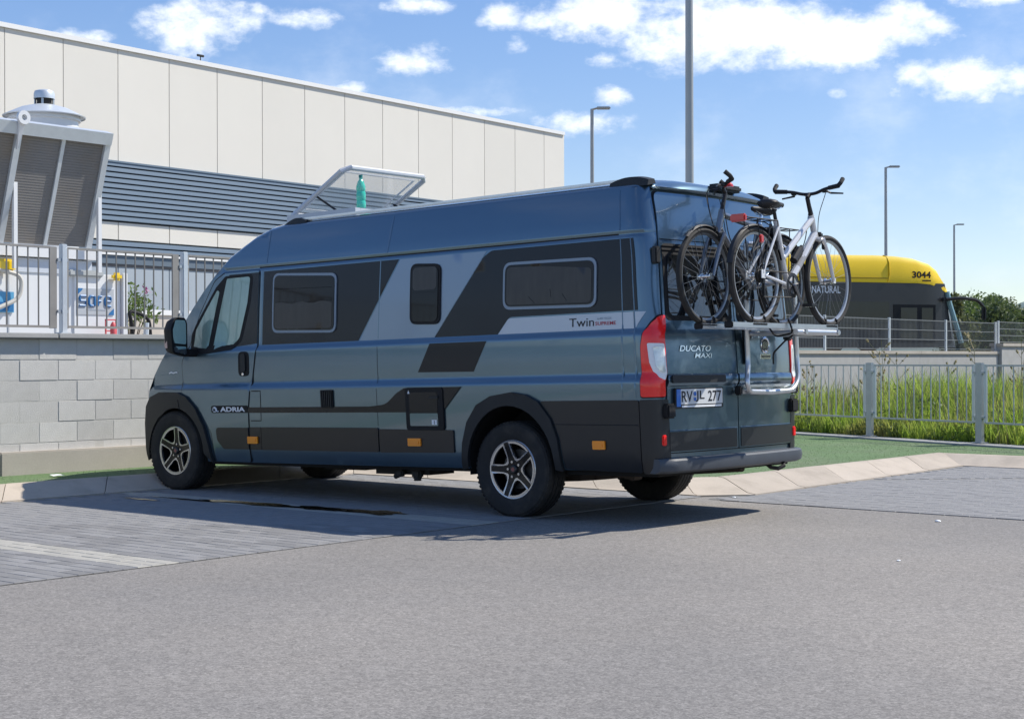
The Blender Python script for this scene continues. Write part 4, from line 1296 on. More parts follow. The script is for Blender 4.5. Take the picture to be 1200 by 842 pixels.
# roof rails with end caps
for sy in (1, -1):
    mb = MB(); mb.bbox((.78, sy * .795, 2.462), (3.44, .035, .024), .007); rail = mb.build('roof_rail', ALU, van)
    for x0, x1 in ((2.38, 2.72), (-1.20, -.86)):
        mb = MB(); vs = []; n_ = 11
        for i in range(n_):
            t_ = i / (n_ - 1); h_ = .034 * math.sin(PI * min(max(t_, .01), .99)) ** .8; x_ = x0 + (x1 - x0) * t_
            dz = -.055 * max(0, (x_ - 2.5) / .2) if x0 > 0 else 0
            vs += [(x_, sy * .745, 2.425 + dz), (x_, sy * .76, 2.425 + h_ + dz + .03), (x_, sy * .835, 2.42 + h_ + dz + .025), (x_, sy * .850, 2.405 + dz)]
        fs = [(i * 4 + j, i * 4 + (j + 1) % 4, (i + 1) * 4 + (j + 1) % 4, (i + 1) * 4 + j) for i in range(n_ - 1) for j in range(4)] + [(0, 1, 2, 3), tuple(range(4 * n_ - 4, 4 * n_))]
        mb.add(vs, fs); mb.build('rail_cap', TRIM, rail, smooth=40)

# open roof hatch
mb = MB()
for (a, b) in (((2.03, .52, 2.48), (2.90, .58, 2.545)), ((2.03, -.58, 2.48), (2.90, -.52, 2.545)), ((2.03, -.518, 2.48), (2.09, .518, 2.543)), ((2.84, -.518, 2.40), (2.90, .518, 2.543))): mb.span(a, b)
hatch = mb.build('roof_hatch', HATCH_FRAME, van, smooth=0)
h0, h1 = Vector((2.88, 0, 2.555)), Vector((2.20, 0, 2.915)); hd_ = (h1 - h0)
hn = Vector((hd_.z, 0, -hd_.x)).normalized()
if hn.z < 0: hn = -hn


def lid(u, y, h=0): q = h0 + hd_ * u + hn * h; return Vector((q.x, y, q.z))


mb = MB()
edge = [lid(0, .52), lid(.93, .52), lid(1.0, .46), lid(1.0, -.46), lid(.93, -.52), lid(0, -.52)]
mb.tube(edge, .024, 8, closed=True)
e2 = [lid(.10, .44, .02), lid(.88, .44, .02), lid(.88, -.44, .02), lid(.10, -.44, .02)]
mb.tube(e2, .009, 6, closed=True)
mb.build('lid_frame', HATCH_FRAME, hatch)
mb = MB(); n_ = 8; vs = []; fs = []
for i in range(n_ + 1):
    for j in range(n_ + 1):
        u, y_ = i / n_, -.51 + 1.02 * j / n_; vs.append(lid(u, y_, .035 * math.sin(PI * u) * math.sin(PI * j / n_) ** .5 if 0 < j < n_ else 0))
fs = [(i * (n_ + 1) + j, i * (n_ + 1) + j + 1, (i + 1) * (n_ + 1) + j + 1, (i + 1) * (n_ + 1) + j) for i in range(n_) for j in range(n_)]
mb.add(vs, fs); mb.build('lid_pane', HATCH_CLEAR, hatch, smooth=60)
for sy in (.49, -.49):
    mb = MB(); mb.tube([lid(.40, sy), (2.36, sy, 2.555)], .010, 6); mb.build('lid_stay', TRIM, hatch)
bot = thing('plastic_bottle', 'green plastic bottle standing under the open roof hatch lid', 'bottle', (2.14 + BPITCH * 2.55, .40, 2.557 - BPITCH * 2.14), (0, BPITCH, 0))
pr = [(0, 0), (.036, 0), (.042, .012), (.042, .055), (.037, .066), (.042, .077), (.042, .135), (.036, .148), (.042, .16), (.040, .195), (.028, .232), (.015, .252), (.015, .272)]
mb = MB(); mb.lathe(pr, 20, 'z'); mb.build('bottle_body', PET, bot)
mb = MB(); mb.lathe([(0, .292), (.017, .292), (.017, .268), (.0155, .268)], 16, 'z'); mb.build('cap', mat('bottle_cap', (.02, .20, .18), .4), bot)


# wheels
def make_wheel():
    mb = MB()
    prof_ = [(.205, -.085), (.225, -.10), (.27, -.112), (.325, -.113), (.350, -.103), (.362, -.088)]
    for yy in (-.066, -.022, .022, .066):
        prof_ += [(.3655, yy - .016), (.3655, yy + .012), (.357, yy + .014), (.357, yy + .018)] if yy < .06 else [(.3655, yy - .016), (.3655, yy + .012)]
    prof_ += [(.362, .088), (.350, .103), (.340, .108), (.338, .111), (.325, .1135), (.27, .112), (.24, .106), (.222, .098), (.205, .085)]
    mb.lathe(prof_, 64, 'y')
    # tread blocks across the shoulders
    for i in range(60):
        a = 2 * PI * i / 60
        for sy in (1, -1):
            R = Matrix.Rotation(-a, 3, 'Y')
            mb.box(R @ Vector((.3545, sy * .096, 0)), (.007, .018, .020), R)
    tyre = mb.build('wheel', RUBBER, van, smooth=30, fix=True)
    mb = MB(); mb.lathe([(.222, .090), (.228, .099), (.218, .100), (.208, .090), (.200, .05), (.198, -.08), (.215, -.09)], 48, 'y'); rim = mb.build('rim', RIM_BLACK, tyre)
    # machined lip
    mb = MB(); mb.lathe([(.226, .0985), (.221, .1035), (.211, .1015), (.209, .094)], 48, 'y'); mb.build('rim_lip', RIM_SILVER, tyre)
    # face with five windows
    def wloop(a0, g):
        hw = math.radians(29) - g / .19; L_ = []
        ro = .207 - g
        for i in range(7):
            a = a0 - hw + 2 * hw * i / 6; L_.append((ro * math.cos(a), ro * math.sin(a)))
        ri = .074 + g * 1.3
        for aa, rr_ in ((a0 + hw * .91 - g * .6, .150), (a0 + hw * .72 - g * 2.2, .104), (a0 + hw * .26, ri), (a0 - hw * .26, ri), (a0 - hw * .72 + g * 2.2, .104), (a0 - hw * .91 + g * .6, .150)): L_.append((rr_ * math.cos(aa), rr_ * math.sin(aa)))
        return L_
    angs = [math.radians(90 + 36 + 72 * k) for k in range(5)]
    def face(x, z): return Vector((x, .078 + .022 * min(1, math.hypot(x, z) / .2) ** 2, z))
    circ = [(.212 * math.cos(2 * PI * i / 60), .212 * math.sin(2 * PI * i / 60)) for i in range(60)]
    mb = MB(); vs_, tr_, bd_ = triangulate(circ, [wloop(a, 0) for a in angs], .03)
    mb.add([face(*q) for q in vs_], tr_)
    wv = []; wf = []
    for a, b in bd_:
        i = len(wv); A_, B_ = face(*vs_[a]), face(*vs_[b]); wv += [A_, B_, B_ - Vector((0, .045, 0)), A_ - Vector((0, .045, 0))]; wf.append((i, i + 1, i + 2, i + 3))
    mb.add(wv, wf); mb.build('spoke_face', RIM_BLACK, tyre, smooth=30)
    mb = MB()
    for a in angs:
        o1, o2 = wloop(a, -.004), wloop(a, .0105); n_ = len(o1)
        vs_ = [face(*q) + Vector((0, .003, 0)) for q in o1] + [face(*q) + Vector((0, .003, 0)) for q in o2] + [face(*q) - Vector((0, .015, 0)) for q in o2]
        fs_ = [(i, (i + 1) % n_, n_ + (i + 1) % n_, n_ + i) for i in range(n_)] + [(n_ + i, n_ + (i + 1) % n_, 2 * n_ + (i + 1) % n_, 2 * n_ + i) for i in range(n_)]
        mb.add(vs_, fs_)
    mb.build('machined_edge', RIM_SILVER, tyre, smooth=0)
    mb = MB(); mb.lathe([(0, .098), (.024, .098), (.031, .092), (.034, .080)], 24, 'y'); mb.build('hub_cap', mat('hub_cap_black', (.03, .03, .032), .35, .2, .3), tyre)
    mb = MB(); mb.lathe([(0, .0992), (.015, .0992), (.016, .0975)], 18, 'y'); mb.build('centre_badge', mat('badge_dark_red', (.28, .09, .08), .35), tyre)
    mb = MB()
    for k in range(5):
        a = math.radians(90 + 72 * k); c = Vector((.058 * math.cos(a), 0, .058 * math.sin(a))); mb.lathe([(0, .088), (.010, .088), (.012, .078)], 8, 'y', c)
    mb.build('wheel_bolts', RIM_SILVER, tyre)['kind'] = 'stuff'
    mb = MB(); mb.lathe([(.05, .02), (.15, .02), (.15, -.01), (.05, -.01)], 32, 'y', closed=True); mb.build('brake_disc', mat('brake_disc_steel', (.16, .15, .14), .5, .7), tyre)
    mb = MB(); mb.lathe([(0, -.03), (.20, -.03)], 32, 'y'); mb.build('rim_back', CAVITY, tyre)
    return tyre


def to_body(x, y, z):
    c, s = math.cos(BPITCH), math.sin(BPITCH); return (c * x - s * z, y, s * x + c * z)


w = make_wheel(); w.location = to_body(0, .885, .3625)
w.rotation_euler = (0, .30, 0)
wf_ = copy_tree(w, van); wf_.location = to_body(4.035, .885, .3625); wf_.rotation_euler = (0, -.12, 0)
for x_ in (0, 4.035):
    q = copy_tree(w, van); q.location = to_body(x_, -.885, .3625); q.rotation_euler = (0, .2, PI)


# ================================================================== BIKE RACK AND BICYCLES (in the van's tilted frame)
RX1, RX2, RZ = -1.56, -1.82, 1.405
rack = thing('bike_rack', 'silver tubular bike rack fixed to the right rear door of the van', 'bike rack', (0, 0, 0), (0, BPITCH, 0))
for X_, y0, y1 in ((RX1, .78, -.66), (RX2, .80, -.70)):
    mb = MB()
    for dy_ in (-.026, .026): mb.span((X_ + dy_ - .004, y1, RZ - .028), (X_ + dy_ + .004, y0, RZ))
    mb.span((X_ - .03, y1, RZ - .036), (X_ + .03, y0, RZ - .0285))
    rr_ = mb.build('wheel_rail', ALU, rack, smooth=0)
    for yy in (y0, y1):
        mb = MB(); mb.bbox((X_, yy, RZ - .018), (.068, .02, .045), .006); mb.build('end_cap', ALU if yy < 0 else SEAM, rr_)
for yy in (-.09, -.58):
    mb = MB(); mb.tube([(-1.41, yy, RZ - .06), (-1.93, yy, RZ - .06)], .019, 12); mb.build('support_arm', ALU, rack)
mb = MB(); mb.tube([(-1.90, .02, RZ - .062), (-1.90, -.62, RZ - .062)], .021, 12); mb.build('cross_tube', ALU, rack)


def smooth_path(pts, r=.05, seg=5):
    pts = [Vector(p) for p in pts]; o = [pts[0]]
    for i in range(1, len(pts) - 1):
        a, b = (pts[i - 1] - pts[i]), (pts[i + 1] - pts[i]); d = min(r, a.length * .45, b.length * .45)
        p0, p2 = pts[i] + a.normalized() * d, pts[i] + b.normalized() * d
        for j in range(seg + 1): t_ = j / seg; o.append(p0 * (1 - t_) ** 2 + pts[i] * 2 * t_ * (1 - t_) + p2 * t_ * t_)
    return o + [pts[-1]]


mb = MB(); mb.tube(smooth_path([(-1.45, -.06, 2.02), (-1.445, -.05, 1.38), (-1.44, -.07, 1.12), (-1.475, .01, .985), (-1.475, -.02, .915), (-1.47, -.35, .905), (-1.475, -.66, .915), (-1.47, -.765, 1.00), (-1.44, -.80, 1.15), (-1.445, -.78, 1.38), (-1.45, -.76, 2.02)], .07), .020, 10)
mb.tube(smooth_path([(-1.45, -.06, 2.02), (-1.45, -.76, 2.02)]), .020, 10)
mb.build('carrier_frame', ALU, rack)
mb = MB(); mb.bbox((-1.435, -.36, .915), (.035, .80, .032), .006); mb.bbox((-1.43, -.36, .955), (.03, .72, .022), .005); mb.build('door_clamp_bar', ALU, rack)
for yy in (.055, -.77):
    mb = MB(); mb.bbox((-1.43, yy, .925), (.05, .05, .07), .01); mb.build('door_clamp', SEAM, rack)
for yy in (-.09, -.70):
    mb = MB(); mb.bbox((-1.42, yy, RZ - .06), (.06, .06, .09), .01); mb.build('hinge_block', TRIM, rack)
mb = MB(); mb.tube(smooth_path([(-1.84, -.30, RZ), (-1.62, -.33, 1.30), (-1.45, -.42, 1.20), (-1.44, -.44, 1.12)], .06), .007, 6); mb.build('strap', SEAM, rack)
mb = MB(); mb.tube(smooth_path([(-1.86, .05, RZ + .03), (-1.88, .02, RZ - .07), (-1.70, -.03, RZ - .09), (-1.58, -.10, RZ + .02)], .04), .007, 6); mb.build('strap', SEAM, rack)


def bicycle(label, loc, rotz, step_through, white, bar_end, bar_tilt, seed):
    """x forward, z up, origin on the rail half way between the axles"""
    rnd = random.Random(seed)
    b = thing('bicycle', label, 'bicycle', (0, 0, 0), (0, 0, 0), 'bicycles on the rack')
    b.matrix_world = Matrix.Rotation(BPITCH, 4, 'Y') @ Matrix.Translation(loc) @ Matrix.Rotation(rotz, 4, 'Z')
    R = .345; xr, xf = -.53, .53
    FR = BIKE_WHITE if white else BIKE_SILVER
    rearax, frontax = Vector((xr, 0, R)), Vector((xf, 0, R))
    bb = Vector((-.09, 0, .29)); seat_top = Vector((-.235, 0, .76)); head_t = Vector((.285, 0, .83)); head_b = Vector((.34, 0, .685))
    mb = MB()
    mb.tube([bb, seat_top], .020, 10); mb.tube([head_b + Vector((.008, 0, -.03)), head_t], .024, 10)
    mb.tube([bb, bb.lerp(head_b, .5), head_b + Vector((-.01, 0, .01))], .028, 10)
    if step_through: mb.tube([seat_top.lerp(bb, .58), head_t + Vector((.006, 0, -.03))], .024, 10)
    else: mb.tube([seat_top.lerp(bb, .06), head_t + Vector((.006, 0, -.03))], .022, 10)
    for sy in (1, -1):
        mb.tube([bb + Vector((-.02, sy * .03, 0)), rearax + Vector((.02, sy * .06, 0))], .012, 8)
        mb.tube([seat_top.lerp(bb, .10) + Vector((-.01, sy * .02, 0)), rearax + Vector((0, sy * .06, .02))], .0105, 8)
        mb.box(rearax + Vector((0, sy * .063, .01)), (.05, .006, .06))
    mb.tube([bb + Vector((0, -.036, 0)), bb + Vector((0, .036, 0))], .024, 12)
    fr = mb.build('frame', FR, b)
    if white:
        for a_, b_, w_ in ((bb, head_b, .5),):
            mb = MB(); p, q = bb.lerp(head_b, .35), bb.lerp(head_b, .8); mb.tube([p, q], .0285, 10); mb.build('frame_print', mat('frame_print_grey', (.30, .30, .31), .35), fr)
    # fork
    mb = MB(); mb.tube([head_b + Vector((.012, -.055, -.035)), head_b + Vector((.012, .055, -.035))], .018, 8)
    for sy in (1, -1):
        mb.tube([head_b + Vector((.012, sy * .058, -.03)), head_b.lerp(frontax, .45) + Vector((.005, sy * .058, 0)), frontax + Vector((-.02, sy * .056, .0))], [.016, .017, .013], 8)
        mb.box(frontax + Vector((-.008, sy * .056, 0)), (.035, .008, .04))
    fk = mb.build('fork', FR, b)
    for sy in (1, -1):
        mb = MB(); mb.tube([head_b + Vector((.012, sy * .058, -.045)), head_b.lerp(frontax, .42) + Vector((.005, sy * .058, 0))], .0125, 8)
        mb.build('fork_stanchion', CHROME, fk)
    # wheels
    for ax in (rearax, frontax):
        mb = MB(); n_ = 48
        mb.tube([ax + Vector((math.cos(2 * PI * i / n_) * (R - .018), 0, math.sin(2 * PI * i / n_) * (R - .018))) for i in range(n_)], .0225, 8, closed=True)
        ty = mb.build('wheel', RUBBER, b)
        mb = MB(); mb.lathe([(R - .034, -.012), (R - .034, .012), (R - .050, .009), (R - .053, 0), (R - .050, -.009)], 48, 'y', ax, closed=True); mb.build('rim', BIKE_SILVER if not white else mat('bike_rim_silver', (.45, .46, .47), .35, .6), ty)
        mb = MB()
        for k in range(28):
            a0 = 2 * PI * k / 28; a1 = a0 + (.5 if k % 2 else -.5); sy = .025 if (k // 2) % 2 else -.025
            mb.tube([ax + Vector((.018 * math.cos(a1), sy, .018 * math.sin(a1))), ax + Vector(((R - .06) * math.cos(a0), 0, (R - .06) * math.sin(a0)))], .0011, 3, caps=False)
        mb.build('spokes', SPOKE, ty)['kind'] = 'stuff'
        mb = MB(); mb.lathe([(0, -.05), (.012, -.05), (.012, -.032), (.024, -.03), (.024, -.022), (.014, -.018), (.014, .018), (.024, .022), (.024, .03), (.012, .032), (.012, .05), (0, .05)], 16, 'y', ax); mb.build('hub', CHROME, ty)
        # mudguard
        mb = MB(); vs = []; fs = []
        A0, A1 = (20, 168) if ax is rearax else (48, 150)
        if ax is rearax or not white:
            for i in range(17):
                a = math.radians(A0 + (A1 - A0) * i / 16); rr_ = R + .022
                for sy, rr2 in ((-.026, rr_ - .012), (-.012, rr_), (.012, rr_), (.026, rr_ - .012)): vs.append(ax + Vector((rr2 * math.cos(a), sy, rr2 * math.sin(a))))
            for i in range(16):
                for j in range(3): fs.append((i * 4 + j, i * 4 + j + 1, (i + 1) * 4 + j + 1, (i + 1) * 4 + j))
            mb.add(vs, fs)
            for sy in (.03, -.03):
                a = math.radians(150 if ax is rearax else 75); mb.tube([ax + Vector((0, sy * 1.6, 0)), ax + Vector(((R + .02) * math.cos(a), sy, (R + .02) * math.sin(a)))], .0022, 4)
            mb.build('mudguard', BIKE_BLACK, b, smooth=40)
    # cassette, chain and cranks on the right side (-y)
    mb = MB()
    for k in range(6): mb.lathe([(0, 0), (.050 - k * .005, 0), (.050 - k * .005, .0025), (0, .0025)], 20, 'y', rearax + Vector((0, -.024 - k * .004, 0)))
    mb.build('cassette', STEEL_DARK, b)
    cs = MB(); cs.lathe([(.062, -.002), (.086, -.002), (.090, 0), (.086, .002), (.062, .002)], 36, 'y', bb + Vector((0, -.048, 0)), closed=True)
    for k in range(5):
        a = 2 * PI * k / 5 + .2; cs.tube([bb + Vector((.01 * math.cos(a), -.048, .01 * math.sin(a))), bb + Vector((.07 * math.cos(a), -.048, .07 * math.sin(a)))], .008, 5)
    crank = cs.build('chainring', BIKE_BLACK, b)
    ang = math.radians(rnd.choice((-35, -60)))
    for sy, sg in ((-1, 1), (1, -1)):
        tip = bb + Vector((sg * .17 * math.cos(ang), sy * .075, sg * .17 * math.sin(ang)))
        mb = MB(); mb.tube([bb + Vector((0, sy * .05, 0)), bb + Vector((0, sy * .066, 0)), tip], [.014, .013, .011], 8); ck = mb.build('crank', BIKE_SILVER, b)
        mb = MB(); c = tip + Vector((0, sy * .06, 0)); mb.bbox(c, (.085, .085, .022), .005); mb.tube([tip, c], .006, 6); mb.build('pedal', BIKE_BLACK, ck)
    mb = MB(); n_ = 26; path = []
    for i in range(9): a = math.radians(95 - 190 * i / 8); path.append(bb + Vector((.088 * math.cos(a), -.048, .088 * math.sin(a))))
    path += [rearax + Vector((.04, -.04, -.15)), rearax + Vector((.005, -.04, -.13)), rearax + Vector((.03, -.038, -.06))]
    for i in range(7): a = math.radians(-60 - 240 * i / 6 * .95); path.append(rearax + Vector((.040 * math.cos(a), -.036, .040 * math.sin(a))))
    mb.tube(path, .0045, 4, closed=True); mb.build('chain', STEEL_DARK, b)
    mb = MB(); mb.bbox(rearax + Vector((.03, -.045, -.09)), (.022, .02, .12), .006); mb.bbox(rearax + Vector((.01, -.05, -.03)), (.04, .03, .05), .008); mb.build('derailleur', BIKE_BLACK, b)
    # saddle
    sp = seat_top + (seat_top - bb).normalized() * .085
    mb = MB(); mb.tube([seat_top - (seat_top - bb).normalized() * .05, sp], .0135, 10); mb.build('seat_post', BIKE_BLACK if white else CHROME, b)
    mb = MB(); vs = []; fs = []; prof_ = [(-.13, .010, .02), (-.12, .06, .035), (-.08, .082, .045), (-.03, .072, .04), (.03, .04, .032), (.09, .022, .028), (.135, .016, .022), (.15, .006, .01)]
    for (x_, hw, zz) in prof_:
        for k in range(10):
            a = 2 * PI * k / 10; vs.append(sp + Vector((x_ - .01, hw * math.cos(a), .035 + zz * (.62 if math.sin(a) > 0 else 1.0) * math.sin(a))))
    for i in range(len(prof_) - 1):
        for k in range(10): fs.append((i * 10 + k, i * 10 + (k + 1) % 10, (i + 1) * 10 + (k + 1) % 10, (i + 1) * 10 + k))
    fs += [tuple(range(10)), tuple(range((len(prof_) - 1) * 10, len(prof_) * 10))]
    mb.add(vs, fs); sd_ = mb.build('saddle', SADDLE, b, smooth=60)
    mb = MB()
    for sy in (.02, -.02): mb.tube([sp + Vector((-.08, sy, .01)), sp + Vector((-.03, sy, -.004)), sp + Vector((.03, sy, -.004)), sp + Vector((.09, sy * .6, .015))], .0035, 6)
    mb.build('saddle_rail', CHROME, sd_)
    # handlebar
    st_ = head_t + (head_t - head_b).normalized() * .135
    mb = MB(); mb.tube([head_t, st_], .0165, 10); mb.tube([st_, st_ + Vector((.035, 0, .03))], .0165, 10); stem = mb.build('stem', BIKE_BLACK, b)
    hc = st_ + Vector((.035, 0, .03)); TL = Matrix.Rotation(bar_tilt, 3, 'Z')
    def H(x, y, z): return hc + TL @ Vector((x, y, z))
    mb = MB(); mb.tube(smooth_path([H(-.05, -.255, .035), H(-.02, -.13, .025), H(0, -.05, 0), H(0, .05, 0), H(-.02, .13, .025), H(-.05, .255, .035)], .05), .0125, 10); hb = mb.build('handlebar', BIKE_BLACK, b)
    for sy in (1, -1):
        mb = MB(); mb.tube([H(-.028, sy * .17, .029), H(-.05, sy * .26, .036)], [.0165, .018], 10); gp = mb.build('grip', GRIP, hb)
        if bar_end:
            mb = MB(); mb.tube(smooth_path([H(-.05, sy * .255, .036), H(-.04, sy * .27, .055), H(.0, sy * .27, .09)], .04), [.016] * 7 + [.017], 8); mb.build('bar_end', GRIP, hb)
        mb = MB(); mb.tube([H(.0, sy * .12, .02), H(.05, sy * .15, .0), H(.045, sy * .25, -.012)], [.008, .008, .006], 6); mb.bbox(H(-.005, sy * .125, .015), (.035, .04, .03), .006); mb.build('brake_lever', BIKE_BLACK, hb)
        mb = MB(); mb.tube(smooth_path([H(.01, sy * .13, .02), H(.12, sy * .07, .0), H(.10, sy * .02, -.15), head_b + Vector((.04, 0, -.02))], .08, 6), .003, 5); mb.build('brake_cable', BIKE_BLACK, hb)
    # rear carrier and lights
    mb = MB()
    cz = R * 2 + .055
    for sy in (.055, -.055):
        mb.tube([(-.30, sy, cz), (-.72, sy, cz)], .005, 6); mb.tube([(-.58, sy, cz), rearax + Vector((0, sy * 1.15, .03))], .0045, 6); mb.tube([(-.40, sy, cz), rearax + Vector((.01, sy * 1.15, .03))], .0045, 6)
        mb.tube([(-.30, sy, cz), seat_top.lerp(bb, .12) + Vector((-.01, sy * .3, 0))], .004, 6)
    for x_ in (-.34, -.47, -.60, -.72): mb.tube([(x_, -.055, cz), (x_, .055, cz)], .0045, 6)
    mb.build('carrier', BIKE_BLACK, b)
    if white:
        mb = MB(); mb.bbox((-.745, 0, cz - .005), (.035, .125, .055), .01); mb.build('rear_lamp', RED_PLASTIC, b)
    mb = MB(); mb.bbox(head_b + Vector((.06, 0, -.0)), (.05, .055, .05), .012); mb.build('front_lamp', BIKE_BLACK, b)
    mb = MB(); mb.tube([bb + Vector((-.03, .05, -.01)), bb + Vector((-.16, .09, -.20))], .011, 6); mb.bbox(bb + Vector((-.175, .10, -.21)), (.06, .03, .02), .006); mb.build('kickstand', BIKE_BLACK, b)
    mb = MB(); mb.tube(smooth_path([seat_top + Vector((-.02, .03, -.03)), seat_top + Vector((.06, .05, -.16)), bb + Vector((.02, .05, .28)), bb + Vector((.10, .04, .20)), seat_top + Vector((.03, .035, -.05))], .06), .010, 6); mb.build('cable_lock', BIKE_BLACK, b)
    mb = MB(); c = bb.lerp(head_b, .42) + Vector((-.03, 0, .065)); mb.tube([c - Vector((.05, 0, .045)), c + Vector((.05, 0, .045))], .030, 10); mb.tube([c + Vector((.05, 0, .045)), c + Vector((.075, 0, .066))], .016, 8); mb.build('drinks_holder', BIKE_BLACK, b)
    mb = MB(); mb.tube(smooth_path([head_t + Vector((.03, .03, .05)), bb.lerp(head_b, .8) + Vector((0, .035, .02)), bb + Vector((.02, .035, .03)), rearax + Vector((.10, .05, .0)), rearax + Vector((.02, .05, -.04))], .08), .004, 5); mb.build('gear_cable', BIKE_BLACK, b)
    for sy in (1, -1):
        mb = MB(); mb.bbox(head_b + Vector((.03, sy * .052, -.075)), (.03, .02, .075), .006); mb.bbox(seat_top.lerp(bb, .36) + Vector((-.115, sy * .045, -.02)), (.03, .02, .07), .006); mb.build('rim_brake', BIKE_BLACK, b)['kind'] = 'stuff'
    return b


bk1 = bicycle('white trekking bicycle on the outer rail with its handlebar on the right', (RX2, -.10, RZ - .012), -PI / 2, True, True, True, .05, 5)
bk2 = bicycle('grey bicycle on the inner rail close to the van with its handlebar on the left', (RX1, .155, RZ - .012), PI / 2, False, False, True, -.95, 6)
mb = MB(); mb.lathe([(0, .03), (.022, .028), (.034, .014), (.036, 0), (0, 0)], 16, 'z', (.335, .09, .985)); mb.build('bell', RED_PLASTIC, bk2)
mb = MB(); mb.bbox((-.30, 0, .66), (.06, .05, .10), .015); mb.build('saddle_bag', BIKE_BLACK, bk1)
mb = MB(); mb.bbox((-.565, -.075, .60), (.045, .02, .06), .008); mb.build('reflector', RED_PLASTIC, bk1)
for X_, ys__ in ((RX2, (.43, -.63)), (RX1, (.685, -.375))):
    for yy in ys__:
        mb = MB(); mb.bbox((X_, yy + .085, RZ + .016), (.05, .03, .075), .01); mb.bbox((X_, yy - .085, RZ + .016), (.05, .03, .075), .01); mb.bbox((X_, yy, RZ - .01), (.07, .20, .014), .005)
        mb.build('wheel_holder', SEAM, rack)
# arms that hold the bikes by their frames
for (x1, yy, zz) in ((RX2 + .02, -.20, 1.93), (RX1 + .02, -.22, 2.02)):
    mb = MB(); mb.tube([(-1.45, yy - .02, 2.02), (x1, yy, zz)], .012, 8); a_ = mb.build('holding_arm', ALU, rack)
    mb = MB(); mb.bbox((x1, yy, zz), (.06, .10, .10), .02); mb.build('frame_clamp', SEAM, a_)

# ================================================================== WAREHOUSE
DV = Vector((.0402, -.9992)); WANG = math.atan2(DV.y, DV.x)
wh = thing('warehouse', 'large cream panelled warehouse with grey louvre bands behind the yard', 'building', (41.52, -20.71, 0), (0, 0, WANG))
T0, T1 = -24.6, 34.07
mb = MB(); mb.span((T0, .12, 1.30), (T1 - .02, 42, 13.0)); mb.build('core', JOINT, wh, smooth=0)
k = -10
while .18 + 2.475 * k < T1 - .1:
    a = .18 + 2.475 * k; b_ = min(a + 2.475, T1)
    mb = MB(); mb.bbox(((a + b_) / 2, .06, 10.84), (b_ - a - .016, .14, 4.22), .012); mb.build('cladding_panel', CREAM, wh)
    mb = MB(); mb.bbox(((a + b_) / 2, .06, 6.08), (b_ - a - .03, .14, .66), .01); mb.build('strip_panel', CREAM, wh)
    mb = MB(); mb.bbox(((a + b_) / 2, .07, 3.0), (b_ - a - .03, .12, 3.5), .01); mb.build('lower_panel', PALE_WALL, wh)
    k += 1
mb = MB(); mb.span((T0, -.10, 12.95), (T1 + .02, .30, 13.12)); mb.build('roof_coping', CREAM_EDGE, wh, smooth=0)
mb = MB(); mb.span((T1 + .001, .02, 1.3), (T1 + .10, 42, 12.97)); mb.build('end_wall', CREAM, wh, smooth=0)
mb = MB(); mb.span((T0, .08, 6.43), (T1 - .03, .115, 8.72)); mb.span((T0, .08, 5.28), (T1 - .03, .115, 5.74)); mb.build('louvre_recess', LOUVRE_BACK, wh, smooth=0)


def slat(z, h, x0=T0, x1=T1 - .05):
    mb = MB(); y0, y1 = .05, -.10
    vs = []
    for x_ in (x0, x1): vs += [(x_, y0, z + h), (x_, y0 - .03, z + h), (x_, y1 + .02, z + h * .86), (x_, y1, z + h * .10), (x_, y0, z + h * .02)]
    fs = [(i, (i + 1) % 5, 5 + (i + 1) % 5, 5 + i) for i in range(5)] + [(0, 1, 2, 3, 4), (9, 8, 7, 6, 5)]
    mb.add(vs, fs); mb.build('louvre_slat', LOUVRE, wh, smooth=0)


for i in range(11): slat(6.46 + i * .2045, .19)
for i in range(2): slat(5.30 + i * .205, .19)
mb = MB(); mb.span((T0, -.12, 8.66), (T1 - .03, .06, 8.72)); mb.build('louvre_flashing', LOUVRE, wh, smooth=0)
mb = MB(); mb.span((T0, -.10, 5.17), (T1 - .03, .10, 5.25)); mb.build('ledge', CREAM_EDGE, wh, smooth=0)
mb = MB(); mb.span((T0, -.02, 4.74), (T1 - .03, .10, 5.16)); mb.build('window_band', LOUVRE_BACK, wh, smooth=0)
mb = MB(); mb.span((T0, -.03, 4.84), (T1 - .03, .09, 5.165)); mb.build('slate_band', mat('band_grey', (.13, .17, .21), .5), wh, smooth=0)  # slate grey band below the white ledge
for t_ in (7.9, 13.0):
    mb = MB(); mb.span((t_, -.06, 1.36), (t_ + .16, .02, 4.74)); mb.build('downpipe', LOUVRE_BACK, wh, smooth=0)
# small dark post with a bar on the parapet
mb = MB(); mb.tube([(9.3, .1, 13.1), (9.3, .1, 13.33)], .02, 6); mb.bbox((9.3, .1, 13.36), (.36, .08, .09), .02); mb.build('parapet_fitting', STEEL_DARK, wh)

